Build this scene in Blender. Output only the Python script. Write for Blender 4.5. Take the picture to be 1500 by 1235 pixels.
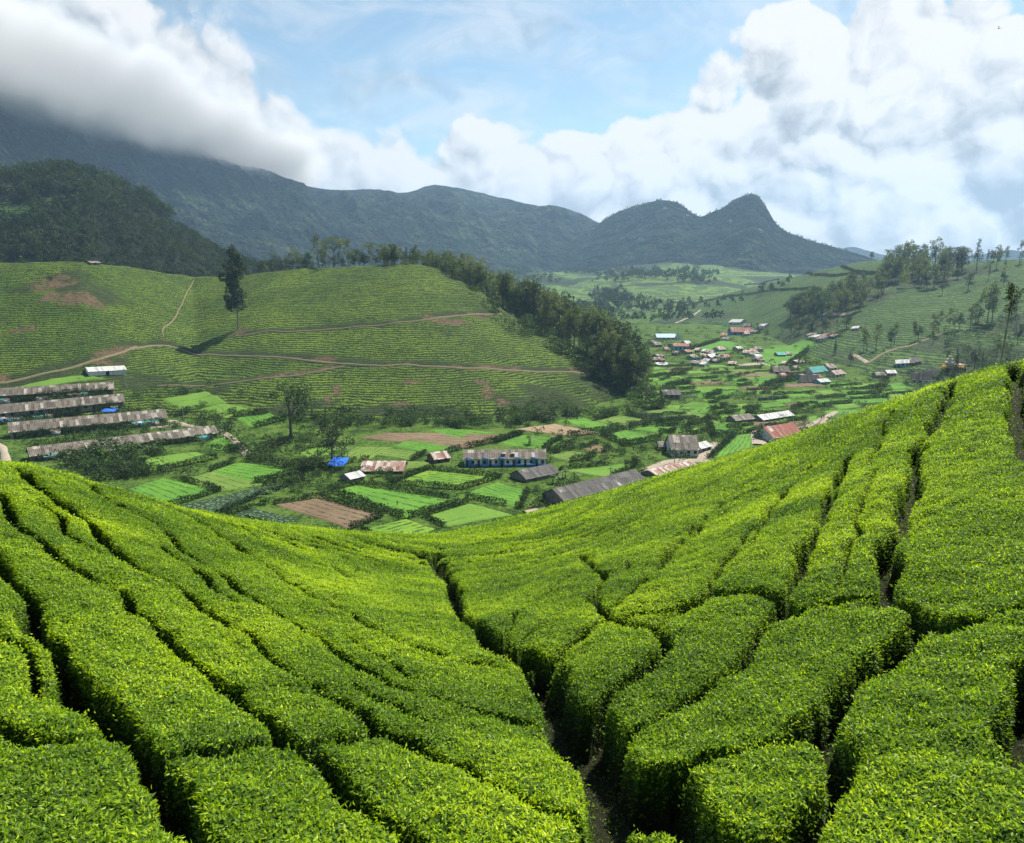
import bpy, bmesh, math, random
import numpy as np
from mathutils import Vector
from mathutils.bvhtree import BVHTree

for o in list(bpy.data.objects): bpy.data.objects.remove(o)
SC = bpy.context.scene
COL = SC.collection
RNG = np.random.default_rng(7)
random.seed(7)

# ------------------------------------------------------------------ camera
F0 = 1112.0
PITCH = math.radians(11.0)
cp, sp = math.cos(PITCH), math.sin(PITCH)
cam_d = bpy.data.cameras.new('camera'); cam = bpy.data.objects.new('camera', cam_d); COL.objects.link(cam)
cam_d.sensor_width = 36.0; cam_d.lens = 36.0 * F0 / 1500.0
cam_d.clip_start = 0.1; cam_d.clip_end = 30000
cam.location = (0, 0, 0); cam.rotation_euler = (math.radians(90) - PITCH, 0, 0)
SC.camera = cam

# ------------------------------------------------------------------ light
SUN_AZ, SUN_EL = math.radians(40), math.radians(57)
sun_d = bpy.data.lights.new('sun', 'SUN'); sun = bpy.data.objects.new('sun', sun_d); COL.objects.link(sun)
sun_d.energy = 5.0; sun_d.angle = math.radians(0.5); sun_d.color = (1.0, 0.95, 0.86)
SDIR = Vector((math.sin(SUN_AZ) * math.cos(SUN_EL), math.cos(SUN_AZ) * math.cos(SUN_EL), math.sin(SUN_EL)))
sun.rotation_euler = SDIR.to_track_quat('Z', 'Y').to_euler()
SC.view_settings.view_transform = 'Standard'; SC.view_settings.look = 'None'
SC.view_settings.gamma = 1.0; SC.view_settings.use_curve_mapping = False
SC.view_settings.exposure = 0.95
SC.cycles.use_denoising = True
SC.cycles.max_bounces = 6; SC.cycles.diffuse_bounces = 3; SC.cycles.glossy_bounces = 2
SC.cycles.transmission_bounces = 3; SC.cycles.volume_bounces = 1; SC.cycles.transparent_max_bounces = 6
SC.cycles.caustics_reflective = False; SC.cycles.caustics_refractive = False
SC.cycles.sample_clamp_indirect = 6.0

def ray(u, v):
    u = np.asarray(u, float); v = np.asarray(v, float)
    a = (u - 750) / F0; b = -(v - 617.5) / F0
    a, b = np.broadcast_arrays(a, b)
    return np.stack([a, cp + b * sp, -sp + b * cp], -1)
def P(u, v, r):
    d = ray(u, v); h = np.hypot(d[..., 0], d[..., 1]); return d * (np.asarray(r, float) / h)[..., None]
def azel(u, v):
    d = ray(u, v); return math.atan2(d[0], d[1]), math.atan2(d[2], math.hypot(d[0], d[1]))

# ------------------------------------------------------------------ node helpers
class NT:
    def __init__(s, tree): s.t = tree; s.n = tree.nodes; s.l = tree.links
    def new(s, typ, **kw):
        n = s.n.new(typ)
        for k, v in kw.items(): setattr(n, k, v)
        return n
    def put(s, sock, val):
        if val is None: return
        if hasattr(val, 'is_linked'): s.l.new(val, sock)
        elif isinstance(val, (tuple, list)) and len(val) == 3 and getattr(sock, 'type', '') == 'RGBA': sock.default_value = (*val, 1)
        else: sock.default_value = val
    def math(s, op, a, b=None, c=None, clamp=False):
        n = s.new('ShaderNodeMath', operation=op, use_clamp=clamp)
        for i, x in enumerate((a, b, c)):
            if x is not None: s.put(n.inputs[i], x)
        return n.outputs[0]
    def vmath(s, op, a, b=None):
        n = s.new('ShaderNodeVectorMath', operation=op)
        s.put(n.inputs[0], a)
        if b is not None: s.put(n.inputs[1], b)
        return n.outputs[0]
    def noise(s, vec, scale, detail=4, rough=0.55, dist=0.0, dim='3D', lac=2.0):
        n = s.new('ShaderNodeTexNoise', noise_dimensions=dim)
        s.put(n.inputs['Vector'], vec); n.inputs['Scale'].default_value = scale; n.inputs['Detail'].default_value = detail
        n.inputs['Roughness'].default_value = rough; n.inputs['Distortion'].default_value = dist; n.inputs['Lacunarity'].default_value = lac
        return n.outputs[0]
    def voro(s, vec, scale, out='Distance', feature='F1', rnd=1.0, dim='3D'):
        n = s.new('ShaderNodeTexVoronoi', feature=feature, voronoi_dimensions=dim); s.put(n.inputs['Vector'], vec)
        n.inputs['Scale'].default_value = scale; n.inputs['Randomness'].default_value = rnd
        return n.outputs[out]
    def ramp(s, fac, stops, interp='LINEAR'):
        n = s.new('ShaderNodeValToRGB'); cr = n.color_ramp; cr.interpolation = interp
        while len(cr.elements) < len(stops): cr.elements.new(0.5)
        for e, (p, c) in zip(cr.elements, stops):
            e.position = p; e.color = (*c, 1) if not isinstance(c, float) else (c, c, c, 1)
        s.put(n.inputs[0], fac); return n.outputs[0]
    def mix(s, fac, a, b, blend='MIX'):
        n = s.new('ShaderNodeMix', data_type='RGBA', blend_type=blend)
        s.put(n.inputs[0], fac); s.put(n.inputs[6], a); s.put(n.inputs[7], b); return n.outputs[2]
    def smooth(s, x, lo, hi):
        n = s.new('ShaderNodeMapRange', interpolation_type='SMOOTHSTEP')
        s.put(n.inputs[0], x); s.put(n.inputs[1], lo); s.put(n.inputs[2], hi); return n.outputs[0]
    def sep(s, v):
        n = s.new('ShaderNodeSeparateXYZ'); s.put(n.inputs[0], v); return n.outputs
    def comb(s, x, y, z=0.0):
        n = s.new('ShaderNodeCombineXYZ')
        for i, q in enumerate((x, y, z)): s.put(n.inputs[i], q)
        return n.outputs[0]
    def pos(s): return s.new('ShaderNodeNewGeometry').outputs['Position']
    def objc(s): return s.new('ShaderNodeTexCoord').outputs['Object']
    def bump(s, h, strength=0.5, dist=0.1):
        n = s.new('ShaderNodeBump'); n.inputs['Strength'].default_value = strength; n.inputs['Distance'].default_value = dist
        s.put(n.inputs['Height'], h); return n.outputs[0]

# ------------------------------------------------------------------ sky with clouds (by direction)
world = bpy.data.worlds.new('World'); SC.world = world; world.use_nodes = True
world.cycles.sampling_method = 'MANUAL'; world.cycles.sample_map_resolution = 256
W = NT(world.node_tree); W.n.clear()
wout = W.new('ShaderNodeOutputWorld'); bg = W.new('ShaderNodeBackground'); bg.inputs[1].default_value = 0.10
W.l.new(bg.outputs[0], wout.inputs[0])
sky = W.new('ShaderNodeTexSky', sky_type='NISHITA'); sky.sun_disc = False
sky.sun_elevation = SUN_EL; sky.sun_rotation = SUN_AZ; sky.altitude = 1500; sky.dust_density = 1.5; sky.ozone_density = 2.0
dirv = W.new('ShaderNodeTexCoord').outputs['Generated']
dx, dy, dz = W.sep(dirv)
az = W.math('ARCTAN2', dx, dy); el = W.math('ARCSINE', dz)
top_edge = [(-60,-160),(120,-150),(262,-40),(288,8),(330,30),(372,58),(408,92),(430,122),(455,152),(500,150),(560,165),(620,170),(662,165),(690,145),(722,176),(760,180),(800,165),(850,150),(900,140),(960,138),(1008,128),(1022,95),(1060,78),(1090,62),(1104,10),(1160,-40),(1300,-45),(1420,-20),(1462,0),(1500,40),(1580,30)]
stops = []
for (u, v) in top_edge:
    a_, e_ = azel(u, v); stops.append(((a_ + 1.0) / 2.0, max(0.0, e_ / 0.7)))
rt = W.ramp(W.math('MULTIPLY_ADD', az, 0.5, 0.5), stops)
T = W.math('MULTIPLY', rt, 0.7)
pv = W.comb(az, W.math('MULTIPLY', el, 1.15), 0.0)
warp = W.new('ShaderNodeTexNoise', noise_dimensions='2D'); W.put(warp.inputs['Vector'], pv); warp.inputs['Scale'].default_value = 9.0; warp.inputs['Detail'].default_value = 5; warp.inputs['Roughness'].default_value = .6
wv = W.new('ShaderNodeVectorMath', operation='MULTIPLY_ADD')
W.put(wv.inputs[0], warp.outputs['Color']); wv.inputs[1].default_value = (.055, .05, .1); W.put(wv.inputs[2], pv)
q = wv.outputs[0]
def puffs(vec):
    v1 = W.voro(vec, 6.0, feature='SMOOTH_F1', dim='2D'); v2 = W.voro(vec, 15.0, feature='F1', dim='2D'); v3 = W.voro(vec, 36.0, feature='F1', dim='2D')
    n1 = W.noise(vec, 5.0, 7, 0.6, dim='2D')
    a = W.math('MULTIPLY_ADD', v1, -0.62, 0.50)
    a = W.math('MULTIPLY_ADD', W.math('MULTIPLY', v2, v2), -0.42, a)
    a = W.math('MULTIPLY_ADD', W.math('MULTIPLY', v3, v3), -0.13, a)
    return W.math('ADD', a, W.math('MULTIPLY', n1, 0.95))
h0 = puffs(q); h1 = puffs(W.vmath('ADD', q, (0.009, 0.016, 0.0)))
dT = W.math('SUBTRACT', T, el)
dens = W.math('ADD', W.math('MULTIPLY', dT, 15.0), W.math('MULTIPLY', W.math('SUBTRACT', h0, 0.60), 2.4))
front = W.smooth(dens, 0.0, W.math('MULTIPLY_ADD', W.smooth(az, .1, -.3), .35, .30))
# generic broken cloud everywhere else (behind the viewer)
gen = W.smooth(W.noise(dirv, 2.2, 4, 0.6), 0.60, 0.72)
infront = W.smooth(dy, 0.25, 0.5)
veil = W.math('MULTIPLY', W.smooth(W.noise(W.comb(W.math('MULTIPLY', az, 1.0), W.math('MULTIPLY', el, 2.6)), 6.0, 6, 0.62, 0.6, dim='2D'), 0.30, 0.8), 0.55)
front = W.math('MAXIMUM', front, veil)
mask = W.math('ADD', W.math('MULTIPLY', front, infront), W.math('MULTIPLY', gen, W.math('SUBTRACT', 1.0, infront)))
rel = W.math('MULTIPLY', W.math('SUBTRACT', h0, h1), 2.5)
big = W.noise(q, 3.4, 5, 0.55, dim='2D')
# grey undersides: the left bank low down, patches above the right ridges
leftb = W.math('MULTIPLY', W.smooth(az, -0.12, -0.46), W.smooth(W.math('ADD', el, W.math('MULTIPLY', W.math('SUBTRACT', h0, .6), .10)), 0.31, 0.13))
lowb = W.math('MULTIPLY', W.smooth(el, 0.13, 0.0), W.math('MULTIPLY', W.smooth(az, -.05, .3), 0.36))
deep = W.smooth(dens, .5, 2.6)
sh = W.math('ADD', W.math('MULTIPLY', W.math('MULTIPLY', W.smooth(big, 0.42, 0.64), 0.46), deep), W.math('ADD', W.math('MULTIPLY', leftb, 0.70), lowb))
lum = W.math('ADD', W.math('SUBTRACT', 0.97, sh), W.math('MULTIPLY', rel, W.math('SUBTRACT', 1.15, leftb)), clamp=True)
ccol = W.ramp(lum, [(0.0, (0.34, 0.36, 0.40)), (0.35, (0.50, 0.54, 0.58)), (0.7, (0.78, 0.80, 0.82)), (1.0, (0.98, 0.97, 0.955))])
CLOUD_GAIN = 5.1
ccol = W.vmath('SCALE', ccol); ccol.node.inputs[3].default_value = CLOUD_GAIN
skyc = W.vmath('MULTIPLY', sky.outputs[0], (0.80, 0.84, 0.72))
W.put(bg.inputs[0], W.mix(mask, skyc, ccol))

# ------------------------------------------------------------------ numpy noise
def _h(ix, iy, s):
    n = (ix.astype(np.int64) * 374761393 + iy.astype(np.int64) * 668265263 + s * 1442695041) & 0xffffffff
    n = ((n ^ (n >> 13)) * 1274126177) & 0xffffffff
    n = (n ^ (n >> 16)) & 0xffffffff
    return n / 4294967295.0
def vn(x, y, s=0):
    ix = np.floor(x); iy = np.floor(y); fx = x - ix; fy = y - iy
    fx = fx * fx * (3 - 2 * fx); fy = fy * fy * (3 - 2 * fy)
    a = _h(ix, iy, s); b = _h(ix + 1, iy, s); c = _h(ix, iy + 1, s); d = _h(ix + 1, iy + 1, s)
    return (a * (1 - fx) + b * fx) * (1 - fy) + (c * (1 - fx) + d * fx) * fy
def fbm(x, y, s=0, o=4, g=0.5):
    t = 0; a = 1; n = 0
    for i in range(o): t = t + a * vn(x * 2 ** i + 17.3 * i, y * 2 ** i - 9.1 * i, s + i); n += a; a *= g
    return t / n
def ridged(x, y, s=0, o=5, g=0.5):
    t = 0; a = 1; n = 0
    for i in range(o): t = t + a * (1 - np.abs(2 * vn(x * 2 ** i + 7.3 * i, y * 2 ** i - 3.1 * i, s + i) - 1)); n += a; a *= g
    return t / n
def sstep(x, lo, hi):
    t = np.clip((x - lo) / (hi - lo), 0, 1); return t * t * (3 - 2 * t)

# ------------------------------------------------------------------ object helpers
def tag(o, label=None, cat=None, group=None, kind=None):
    if label: o['label'] = label
    if cat: o['category'] = cat
    if group: o['group'] = group
    if kind: o['kind'] = kind
    return o
def mesh_np(name, V, Fc, k, mats, attrs=None, smooth=False, midx=None):
    """V (n,3), Fc (m,k) -> mesh data"""
    me = bpy.data.meshes.new(name)
    V = np.ascontiguousarray(V, np.float32); Fc = np.ascontiguousarray(Fc, np.int32)
    me.vertices.add(len(V)); me.vertices.foreach_set('co', V.ravel())
    me.loops.add(Fc.size); me.loops.foreach_set('vertex_index', Fc.ravel())
    me.polygons.add(len(Fc)); me.polygons.foreach_set('loop_start', np.arange(0, Fc.size, k, dtype=np.int32))
    if midx is not None: me.polygons.foreach_set('material_index', np.ascontiguousarray(midx, np.int32))
    if smooth is True: me.polygons.foreach_set('use_smooth', np.ones(len(Fc), bool))
    elif smooth is not False: me.polygons.foreach_set('use_smooth', smooth)
    for m in (mats if isinstance(mats, (list, tuple)) else [mats]): me.materials.append(m)
    for an, av in (attrs or {}).items():
        at = me.attributes.new(an, 'FLOAT', 'POINT'); at.data.foreach_set('value', np.ascontiguousarray(av, np.float32))
    me.update(calc_edges=True); return me
def link(name, me, parent=None, loc=None, rz=0.0):
    o = bpy.data.objects.new(name, me); COL.objects.link(o)
    if parent is not None: o.parent = parent
    if loc is not None: o.location = loc
    o.rotation_euler = (0, 0, rz); return o
def empty(name, loc=(0, 0, 0), rz=0.0):
    o = bpy.data.objects.new(name, None); COL.objects.link(o); o.location = loc; o.rotation_euler = (0, 0, rz); o.empty_display_size = 0.5
    return o
def copy_tree(o, parent=None):
    c = o.copy(); COL.objects.link(c); c.parent = parent
    for ch in list(o.children): copy_tree(ch, c)
    return c
def principled(name, rough=0.8, spec=0.2):
    m = bpy.data.materials.new(name); m.use_nodes = True; N = NT(m.node_tree)
    b = N.n['Principled BSDF']; b.inputs['Roughness'].default_value = rough; b.inputs['Specular IOR Level'].default_value = spec
    return m, N, b
def leaf_mat(name, dark, mid, light, trans=0.35, rough=0.5, spec=0.35, attr='tint', wild=None):
    """foliage: colour from a per-leaf random value, light shines through"""
    m, N, b = principled(name, rough, spec)
    a = N.new('ShaderNodeAttribute', attribute_name=attr).outputs['Fac']
    st = [(0.0, dark), (0.5, mid), (1.0, light)]
    c = N.ramp(a, st)
    n = N.noise(N.pos(), wild or 0.35, 4, 0.6)
    c2 = N.mix(1.0, c, N.ramp(n, [(0.3, (0.72, 0.78, 0.7)), (0.7, (1.15, 1.1, 1.05))]), 'MULTIPLY')
    N.put(b.inputs['Base Color'], c2)
    tr = N.new('ShaderNodeBsdfTranslucent'); N.put(tr.inputs[0], N.mix(1.0, c2, (1.5, 1.55, 0.75), 'MULTIPLY'))
    ms = N.new('ShaderNodeMixShader'); ms.inputs[0].default_value = trans
    N.l.new(b.outputs[0], ms.inputs[1]); N.l.new(tr.outputs[0], ms.inputs[2])
    N.l.new(ms.outputs[0], N.n['Material Output'].inputs[0]); return m
def surf_mat(name, scale, stops, rough=0.9, detail=6, bump=0.0, bdist=0.1, bscale=None, spec=0.1):
    m, N, b = principled(name, rough, spec)
    p = N.pos(); n = N.noise(p, scale, detail, 0.62)
    N.put(b.inputs['Base Color'], N.ramp(n, stops))
    if bump: N.put(b.inputs['Normal'], N.bump(N.noise(p, bscale or scale * 4, 5, 0.6), bump, bdist))
    return m
# ------------------------------------------------------------------ near hillside (tea bush canopy height)
CT = [(0,1235,5.2),(300,1235,4.7),(600,1235,4.6),(760,1200,4.9),(1000,1235,4.9),(1250,1235,4.9),(1500,1235,5.2),
 (0,1050,7.4),(250,1050,7.2),(500,1050,7.2),(700,1080,6.9),(850,1090,7.0),(1100,1080,6.7),(1300,1050,7.0),(1500,1050,7.0),
 (0,900,10.2),(250,900,10.6),(500,900,11.6),(650,950,10.4),(760,960,10.3),(900,950,9.5),(1100,900,10.2),(1300,880,10.0),(1500,880,9.6),
 (0,780,14.2),(200,800,15),(400,830,16.5),(560,860,17),(665,870,17.5),(800,850,16),(950,820,16),(1100,780,16),(1300,720,15.5),(1500,700,15),
 (0,675,21),(120,700,22.5),(240,738,25),(400,768,31),(520,783,40),(640,835,22),(700,800,30),(850,780,30),(1000,740,28),(1150,700,27),(1300,640,25),(1400,600,24),(1500,580,24),
 (600,790,45),(720,778,72),(830,745,64),(1000,690,50),(1200,625,38),(1300,591,33),(1400,560,30),(1500,528,29)]
CR = [(-80,655,19,150),(0,675,21,210),(240,738,25,230),(400,768,31,200),(520,783,42,190),(600,788,55,180),(720,780,74,190),(830,745,64,210),(1000,690,50,260),(1200,625,38,300),(1400,560,30,330),(1500,528,29,360),(1600,500,28,360)]
_p = [P(*c) for c in CT]
for u, v, rc, re in CR:
    c = P(u, v, rc); s = c[2] / rc; d = c[:2] / rc
    for k, dr in ((1.5, .07), (2.3, .25)):
        r = rc * k
        if r < re * .7: _p.append(np.array([*(d * r), s * r - dr * rc]))
    _p.append(np.array([*(d * re), -73.])); _p.append(np.array([*(d * re * 1.3), -74.]))
for q_ in ((-8,0,-2.2),(0,0,-2.2),(8,0,-2.2),(0,-8,-1),(-15,5,-2),(15,5,-2),(-25,10,-3),(25,10,-2.2)): _p.append(np.array(q_, float))
_C = np.array(_p)
def _U(p):
    r = np.hypot(p[..., 0], p[..., 1]) + 1e-6; s = np.log(1 + r / 6) / r * 10
    return np.stack([p[..., 0] * s, p[..., 1] * s], -1)
def _phi(d): return d * d * np.log(d + 1e-9)
_W = _U(_C); _n = len(_C)
_K = _phi(np.linalg.norm(_W[:, None] - _W[None], axis=-1)) + np.eye(_n) * 0.6
_A = np.zeros((_n + 3, _n + 3)); _A[:_n, :_n] = _K; _A[:_n, _n] = 1; _A[:_n, _n+1:] = _W; _A[_n, :_n] = 1; _A[_n+1:, :_n] = _W.T
_S = np.linalg.solve(_A, np.append(_C[:, 2] / (np.hypot(_C[:, 0], _C[:, 1]) + 4), [0, 0, 0]))
def Fz(x, y):
    x = np.asarray(x, float); sh = x.shape; p = np.stack([x.ravel(), np.asarray(y, float).ravel()], -1); out = np.empty(len(p))
    for i in range(0, len(p), 30000):
        q = _U(p[i:i+30000]); d = np.sqrt(((q[:, None, :] - _W[None]) ** 2).sum(-1))
        out[i:i+30000] = _phi(d) @ _S[:_n] + _S[_n] + q @ _S[_n+1:]
    return (out * (np.hypot(p[:, 0], p[:, 1]) + 4)).reshape(sh)
_rs = np.exp(np.linspace(np.log(3.2), np.log(160), 700))
def hitF(u, v):
    d = ray(float(u), float(v)); h = math.hypot(d[0], d[1]); x = d[0] / h * _rs; y = d[1] / h * _rs
    below = Fz(x, y) - d[2] / h * _rs
    i = int(np.argmax(below > 0)) if (below > 0).any() else -1
    if i < 0: r = _rs[int(np.argmax(below / _rs))]
    elif i > 0:
        t = below[i-1] / (below[i-1] - below[i]); r = _rs[i-1] + t * (_rs[i] - _rs[i-1])
    else: r = _rs[0]
    return np.array([d[0] / h * r, d[1] / h * r])
# gaps between the plucking tables, traced: (width m, points)
GAPS = [
 (.26,[(-40,690),(0,730),(19,758),(60,795),(79,814),(112,832),(158,855),(186,883),(251,935),(279,963),(326,995),(363,1028),(400,1090)]),
 (.26,[(0,672),(28,688),(56,711),(88,734),(112,753),(154,786),(186,818),(214,837),(261,860),(289,883),(326,907),(372,930),(405,958),(433,981),(470,1009),(507,1032),(545,1062),(578,1073),(613,1086),(647,1103),(686,1120),(725,1142),(769,1159),(803,1181),(847,1194),(885,1203)]),
 (.22,[(100,695),(154,725),(186,744),(214,758),(251,786),(279,809),(317,837),(354,860),(386,879),(405,893),(438,911),(470,930),(512,963),(549,985),(587,1001),(630,1016),(673,1029),(717,1042),(769,1051),(815,1055)]),
 (.20,[(230,735),(289,762),(317,781),(354,804),(396,832),(428,855),(470,874),(493,888),(526,908),(565,925),(604,947),(647,956),(691,969),(735,977)]),
 (.20,[(405,893),(382,879),(395,886),(419,888),(480,888)]),
 (.16,[(478,880),(489,865),(526,867),(568,868)]),
 (.14,[(330,760),(380,790),(440,818),(500,838),(549,828),(600,826)]),
 (.36,[(-40,790),(0,832),(23,860),(60,902),(84,935),(102,977),(130,1014),(163,1051),(186,1082),(214,1121),(261,1163),(298,1200),(345,1240)]),
 (.34,[(-30,1050),(0,1056),(37,1074),(84,1079),(140,1075),(186,1085),(219,1107),(261,1103),(326,1098),(372,1094),(400,1096),(433,1102),(470,1125),(512,1163),(559,1195),(604,1225),(640,1250)]),
 (.30,[(400,1094),(470,1085),(545,1066)]),
 (.44,[(640,822),(652,840),(660,860),(668,880),(690,912),(712,935),(735,955),(765,968),(795,985)]),
 (.55,[(780,965),(800,990),(815,1020),(835,1055),(860,1090),(885,1120),(895,1160),(893,1200),(900,1250)]),
 (.45,[(735,950),(770,955),(812,962)]),
 (.70,[(830,1040),(860,1060),(885,1090),(920,1130),(960,1160),(990,1190)]),
 (.45,[(890,1110),(930,1125),(985,1135),(1000,1170),(1040,1215),(1090,1235),(1160,1235)]),
 (.20,[(840,818),(855,813),(868,830),(890,839),(916,832),(936,812),(968,795),(1007,774),(1049,744),(1100,720),(1150,700),(1180,690),(1204,673)]),
 (.22,[(886,839),(880,858),(873,873),(890,895),(899,908)]),
 (.22,[(900,887),(942,851),(977,821),(1031,768),(1080,738),(1120,715)]),
 (.26,[(899,908),(936,893),(965,893),(1001,881),(1043,857),(1055,833),(1090,786),(1120,756),(1156,715),(1186,690)]),
 (.14,[(735,950),(743,917),(777,891),(812,860),(847,834),(862,821)]),
 (.14,[(756,945),(795,917),(829,891),(860,878),(877,862)]),
 (.26,[(790,962),(812,956),(842,937),(868,920),(890,908)]),
 (.24,[(890,905),(933,910),(964,912),(1000,890),(1043,860)]),
 (.28,[(964,912),(972,943),(946,969),(916,995),(890,1012),(868,1040)]),
 (.26,[(880,1085),(907,1077),(933,1068),(968,1055),(1000,1038),(1043,1002),(1079,964),(1126,911),(1138,881)]),
 (.34,[(1043,860),(1100,866),(1140,876),(1160,900),(1180,888),(1220,878),(1290,872),(1325,882),(1345,905),(1376,915),(1405,905),(1440,892),(1500,885),(1540,882)]),
 (.28,[(1138,880),(1162,833),(1186,792),(1204,756),(1221,714),(1233,690),(1240,670)]),
 (.36,[(1300,880),(1300,850),(1305,798),(1323,756),(1335,702),(1346,655),(1370,619),(1382,595),(1392,573),(1394,558)]),
 (.16,[(1270,680),(1288,650),(1296,620),(1310,600)]),
 (.40,[(1486,520),(1495,571),(1500,620),(1503,670)]),
 (.40,[(1345,900),(1325,925),(1316,946),(1269,982),(1221,1030),(1208,1050),(1170,1078)]),
 (.18,[(1170,1078),(1150,1080),(1110,1088),(1060,1102),(1000,1122)]),
 (.36,[(1195,1062),(1219,1095),(1209,1155),(1185,1200),(1165,1250)]),
 (.30,[(1540,950),(1489,970),(1492,1010),(1495,1075),(1530,1110)]),
 (.12,[(660,832),(690,821),(717,817),(760,800)]),
 (.12,[(640,806),(700,795),(760,788),(830,770)]),
 (.12,[(700,860),(750,838),(790,822),(815,812)]),
 (.15,[(940,860),(985,800),(1030,760),(1075,722),(1120,690)]),
 (.14,[(870,815),(920,785),(980,745),(1040,712)]),
 (.15,[(1225,860),(1245,800),(1262,740),(1280,690)]),
 (.12,[(820,790),(880,765),(950,735)]),
 (.12,[(900,765),(950,745),(1010,712),(1060,690)]),
 (.12,[(1100,800),(1125,755),(1150,720)]),
 (.15,[(60,735),(100,775),(150,812)]),
 (.13,[(420,790),(480,825),(520,850)]),
 (.14,[(600,985),(560,962),(500,925)]),
 (.15,[(0,900),(40,960),(80,1010)]),
 (.15,[(240,800),(300,845),(350,885)]),
 (.15,[(640,1060),(580,1035),(520,1000)]),
 (.5,[(622,818),(640,808),(656,812)]),
]
NA, NR = 840, 860
ph = np.radians(np.linspace(-42, 42, NA)); rr = np.exp(np.linspace(math.log(2.6), math.log(135), NR))
PHI, RR = np.meshgrid(ph, rr)          # (NR,NA)
X = np.sin(PHI) * RR; Y = np.cos(PHI) * RR
Z = Fz(X, Y)
gr, ga = np.gradient(Z); slope = np.hypot(gr / np.gradient(rr)[:, None], ga / (RR * (ph[1] - ph[0])))
dist = np.full(X.shape, 9.0); wob = (fbm(X * 1.1, Y * 1.1, 3, 3) - .5)
Xw = X + wob * .35; Yw = Y + (fbm(X * 1.1, Y * 1.1, 13, 3) - .5) * .35
GP = []
cellmax = np.maximum(np.gradient(rr)[:, None] * 1.6, RR * (ph[1] - ph[0]) * 1.6)
for w, pts in GAPS:
    pw = np.array([hitF(u, v) for u, v in pts]); GP.append((w, pw))
    for a, b in zip(pw[:-1], pw[1:]):
        m = (Xw > min(a[0], b[0]) - 1.5) & (Xw < max(a[0], b[0]) + 1.5) & (Yw > min(a[1], b[1]) - 1.5) & (Yw < max(a[1], b[1]) + 1.5)
        if not m.any(): continue
        ab = b - a; L = max((ab ** 2).sum(), 1e-9)
        t = np.clip(((Xw[m] - a[0]) * ab[0] + (Yw[m] - a[1]) * ab[1]) / L, 0, 1)
        dd = np.hypot(Xw[m] - a[0] - t * ab[0], Yw[m] - a[1] - t * ab[1])
        ws = w * (0.45 + 1.1 * fbm(X[m] * .9, Y[m] * .9, 5, 2)) * (1 + .55 * sstep(RR[m], 11, 24))
        dist[m] = np.minimum(dist[m], dd / ws * .78)
bar = np.zeros(X.shape, bool); _bw = np.maximum(.09, np.maximum(cellmax, 0))
EXT = lambda p, q: 120. if np.hypot(*p) > 18.5 else 9. if (q[0] < 8 or q[0] > 1485 or q[1] > 1225) else .9
for (w, pw), (_, pts_) in zip(GP, GAPS):
    ext = [pw[0] - (pw[1] - pw[0]) / max(np.linalg.norm(pw[1] - pw[0]), .01) * EXT(pw[0], pts_[0]), *pw, pw[-1] + (pw[-1] - pw[-2]) / max(np.linalg.norm(pw[-1] - pw[-2]), .01) * EXT(pw[-1], pts_[-1])]
    for a, b in zip(ext[:-1], ext[1:]):
        m = (Xw > min(a[0], b[0]) - 1.5) & (Xw < max(a[0], b[0]) + 1.5) & (Yw > min(a[1], b[1]) - 1.5) & (Yw < max(a[1], b[1]) + 1.5)
        if not m.any(): continue
        ab = b - a; L = max((ab ** 2).sum(), 1e-9); t = np.clip(((Xw[m] - a[0]) * ab[0] + (Yw[m] - a[1]) * ab[1]) / L, 0, 1)
        bar[m] |= np.hypot(Xw[m] - a[0] - t * ab[0], Yw[m] - a[1] - t * ab[1]) < _bw[m]
# more rows, running along the slope, broken up
tfar = sstep(RR, 14, 24)
fz = Z * 2.1 + (fbm(X * .12, Y * .12, 21, 3) - .5) * 3.0
dl = np.abs(fz - np.round(fz)) / 2.1 / np.maximum(slope, .12)
brk = fbm(X * .22 , Y * .22, 31, 4) - .085 * sstep(PHI, .12, .28) - .3 * sstep(PHI, .12, .22) * sstep(RR, 19, 24)
dl2 = dl / (0.09 + .20 * sstep(brk, .42, .62)) * .3 + (1 - sstep(brk, .40, .5)) * .35 + (1 - tfar) * 1.5 
dist2 = np.minimum(dist, dl2)
gap = sstep(dist2, .20, .42)           # 0 in the gap, 1 on the table
lump = (fbm(X * .8, Y * .8, 41, 3) - .5) * .15 + (fbm(X * 3.8, Y * 3.8, 51, 4) - .5) * .17
rim = sstep(dist2, .3, 1.0)
DEPTH = .95 + .35 * sstep(-dist, -.5, 0) * (RR < 13)
Zc = Z - .66 * (1 - gap ** .6) + lump * gap - .04 * (1 - rim)
# regions
sm = 2
B = bar[::sm, ::sm]
H_, W_ = B.shape; lab = np.where(B, -1, 0).astype(np.int32); nl = 0; sizes = {}
for i0 in range(H_):
    for j0 in range(W_):
        if lab[i0, j0] == 0:
            nl += 1; st = [(i0, j0)]; lab[i0, j0] = nl; c = 0
            while st:
                i, j = st.pop(); c += 1
                for ii, jj in ((i+1, j), (i-1, j), (i, j+1), (i, j-1)):
                    if 0 <= ii < H_ and 0 <= jj < W_ and lab[ii, jj] == 0: lab[ii, jj] = nl; st.append((ii, jj))
            sizes[nl] = c
for k, c in sizes.items():
    if c < 420: lab[lab == k] = -1
for it in range(400):                   # grow the labels over the gaps
    m = lab < 0
    if not m.any(): break
    for ax, sh in ((0, 1), (0, -1), (1, 1), (1, -1)):
        r_ = np.roll(lab, sh, ax)
        if ax == 0: r_[0 if sh == 1 else -1] = -1
        else: r_[:, 0 if sh == 1 else -1] = -1
        t = (lab < 0) & (r_ > 0); lab[t] = r_[t]
LAB = np.repeat(np.repeat(lab, sm, 0), sm, 1)[:NR, :NA]
kept = [k for k in np.unique(LAB) if k > 0]
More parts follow.
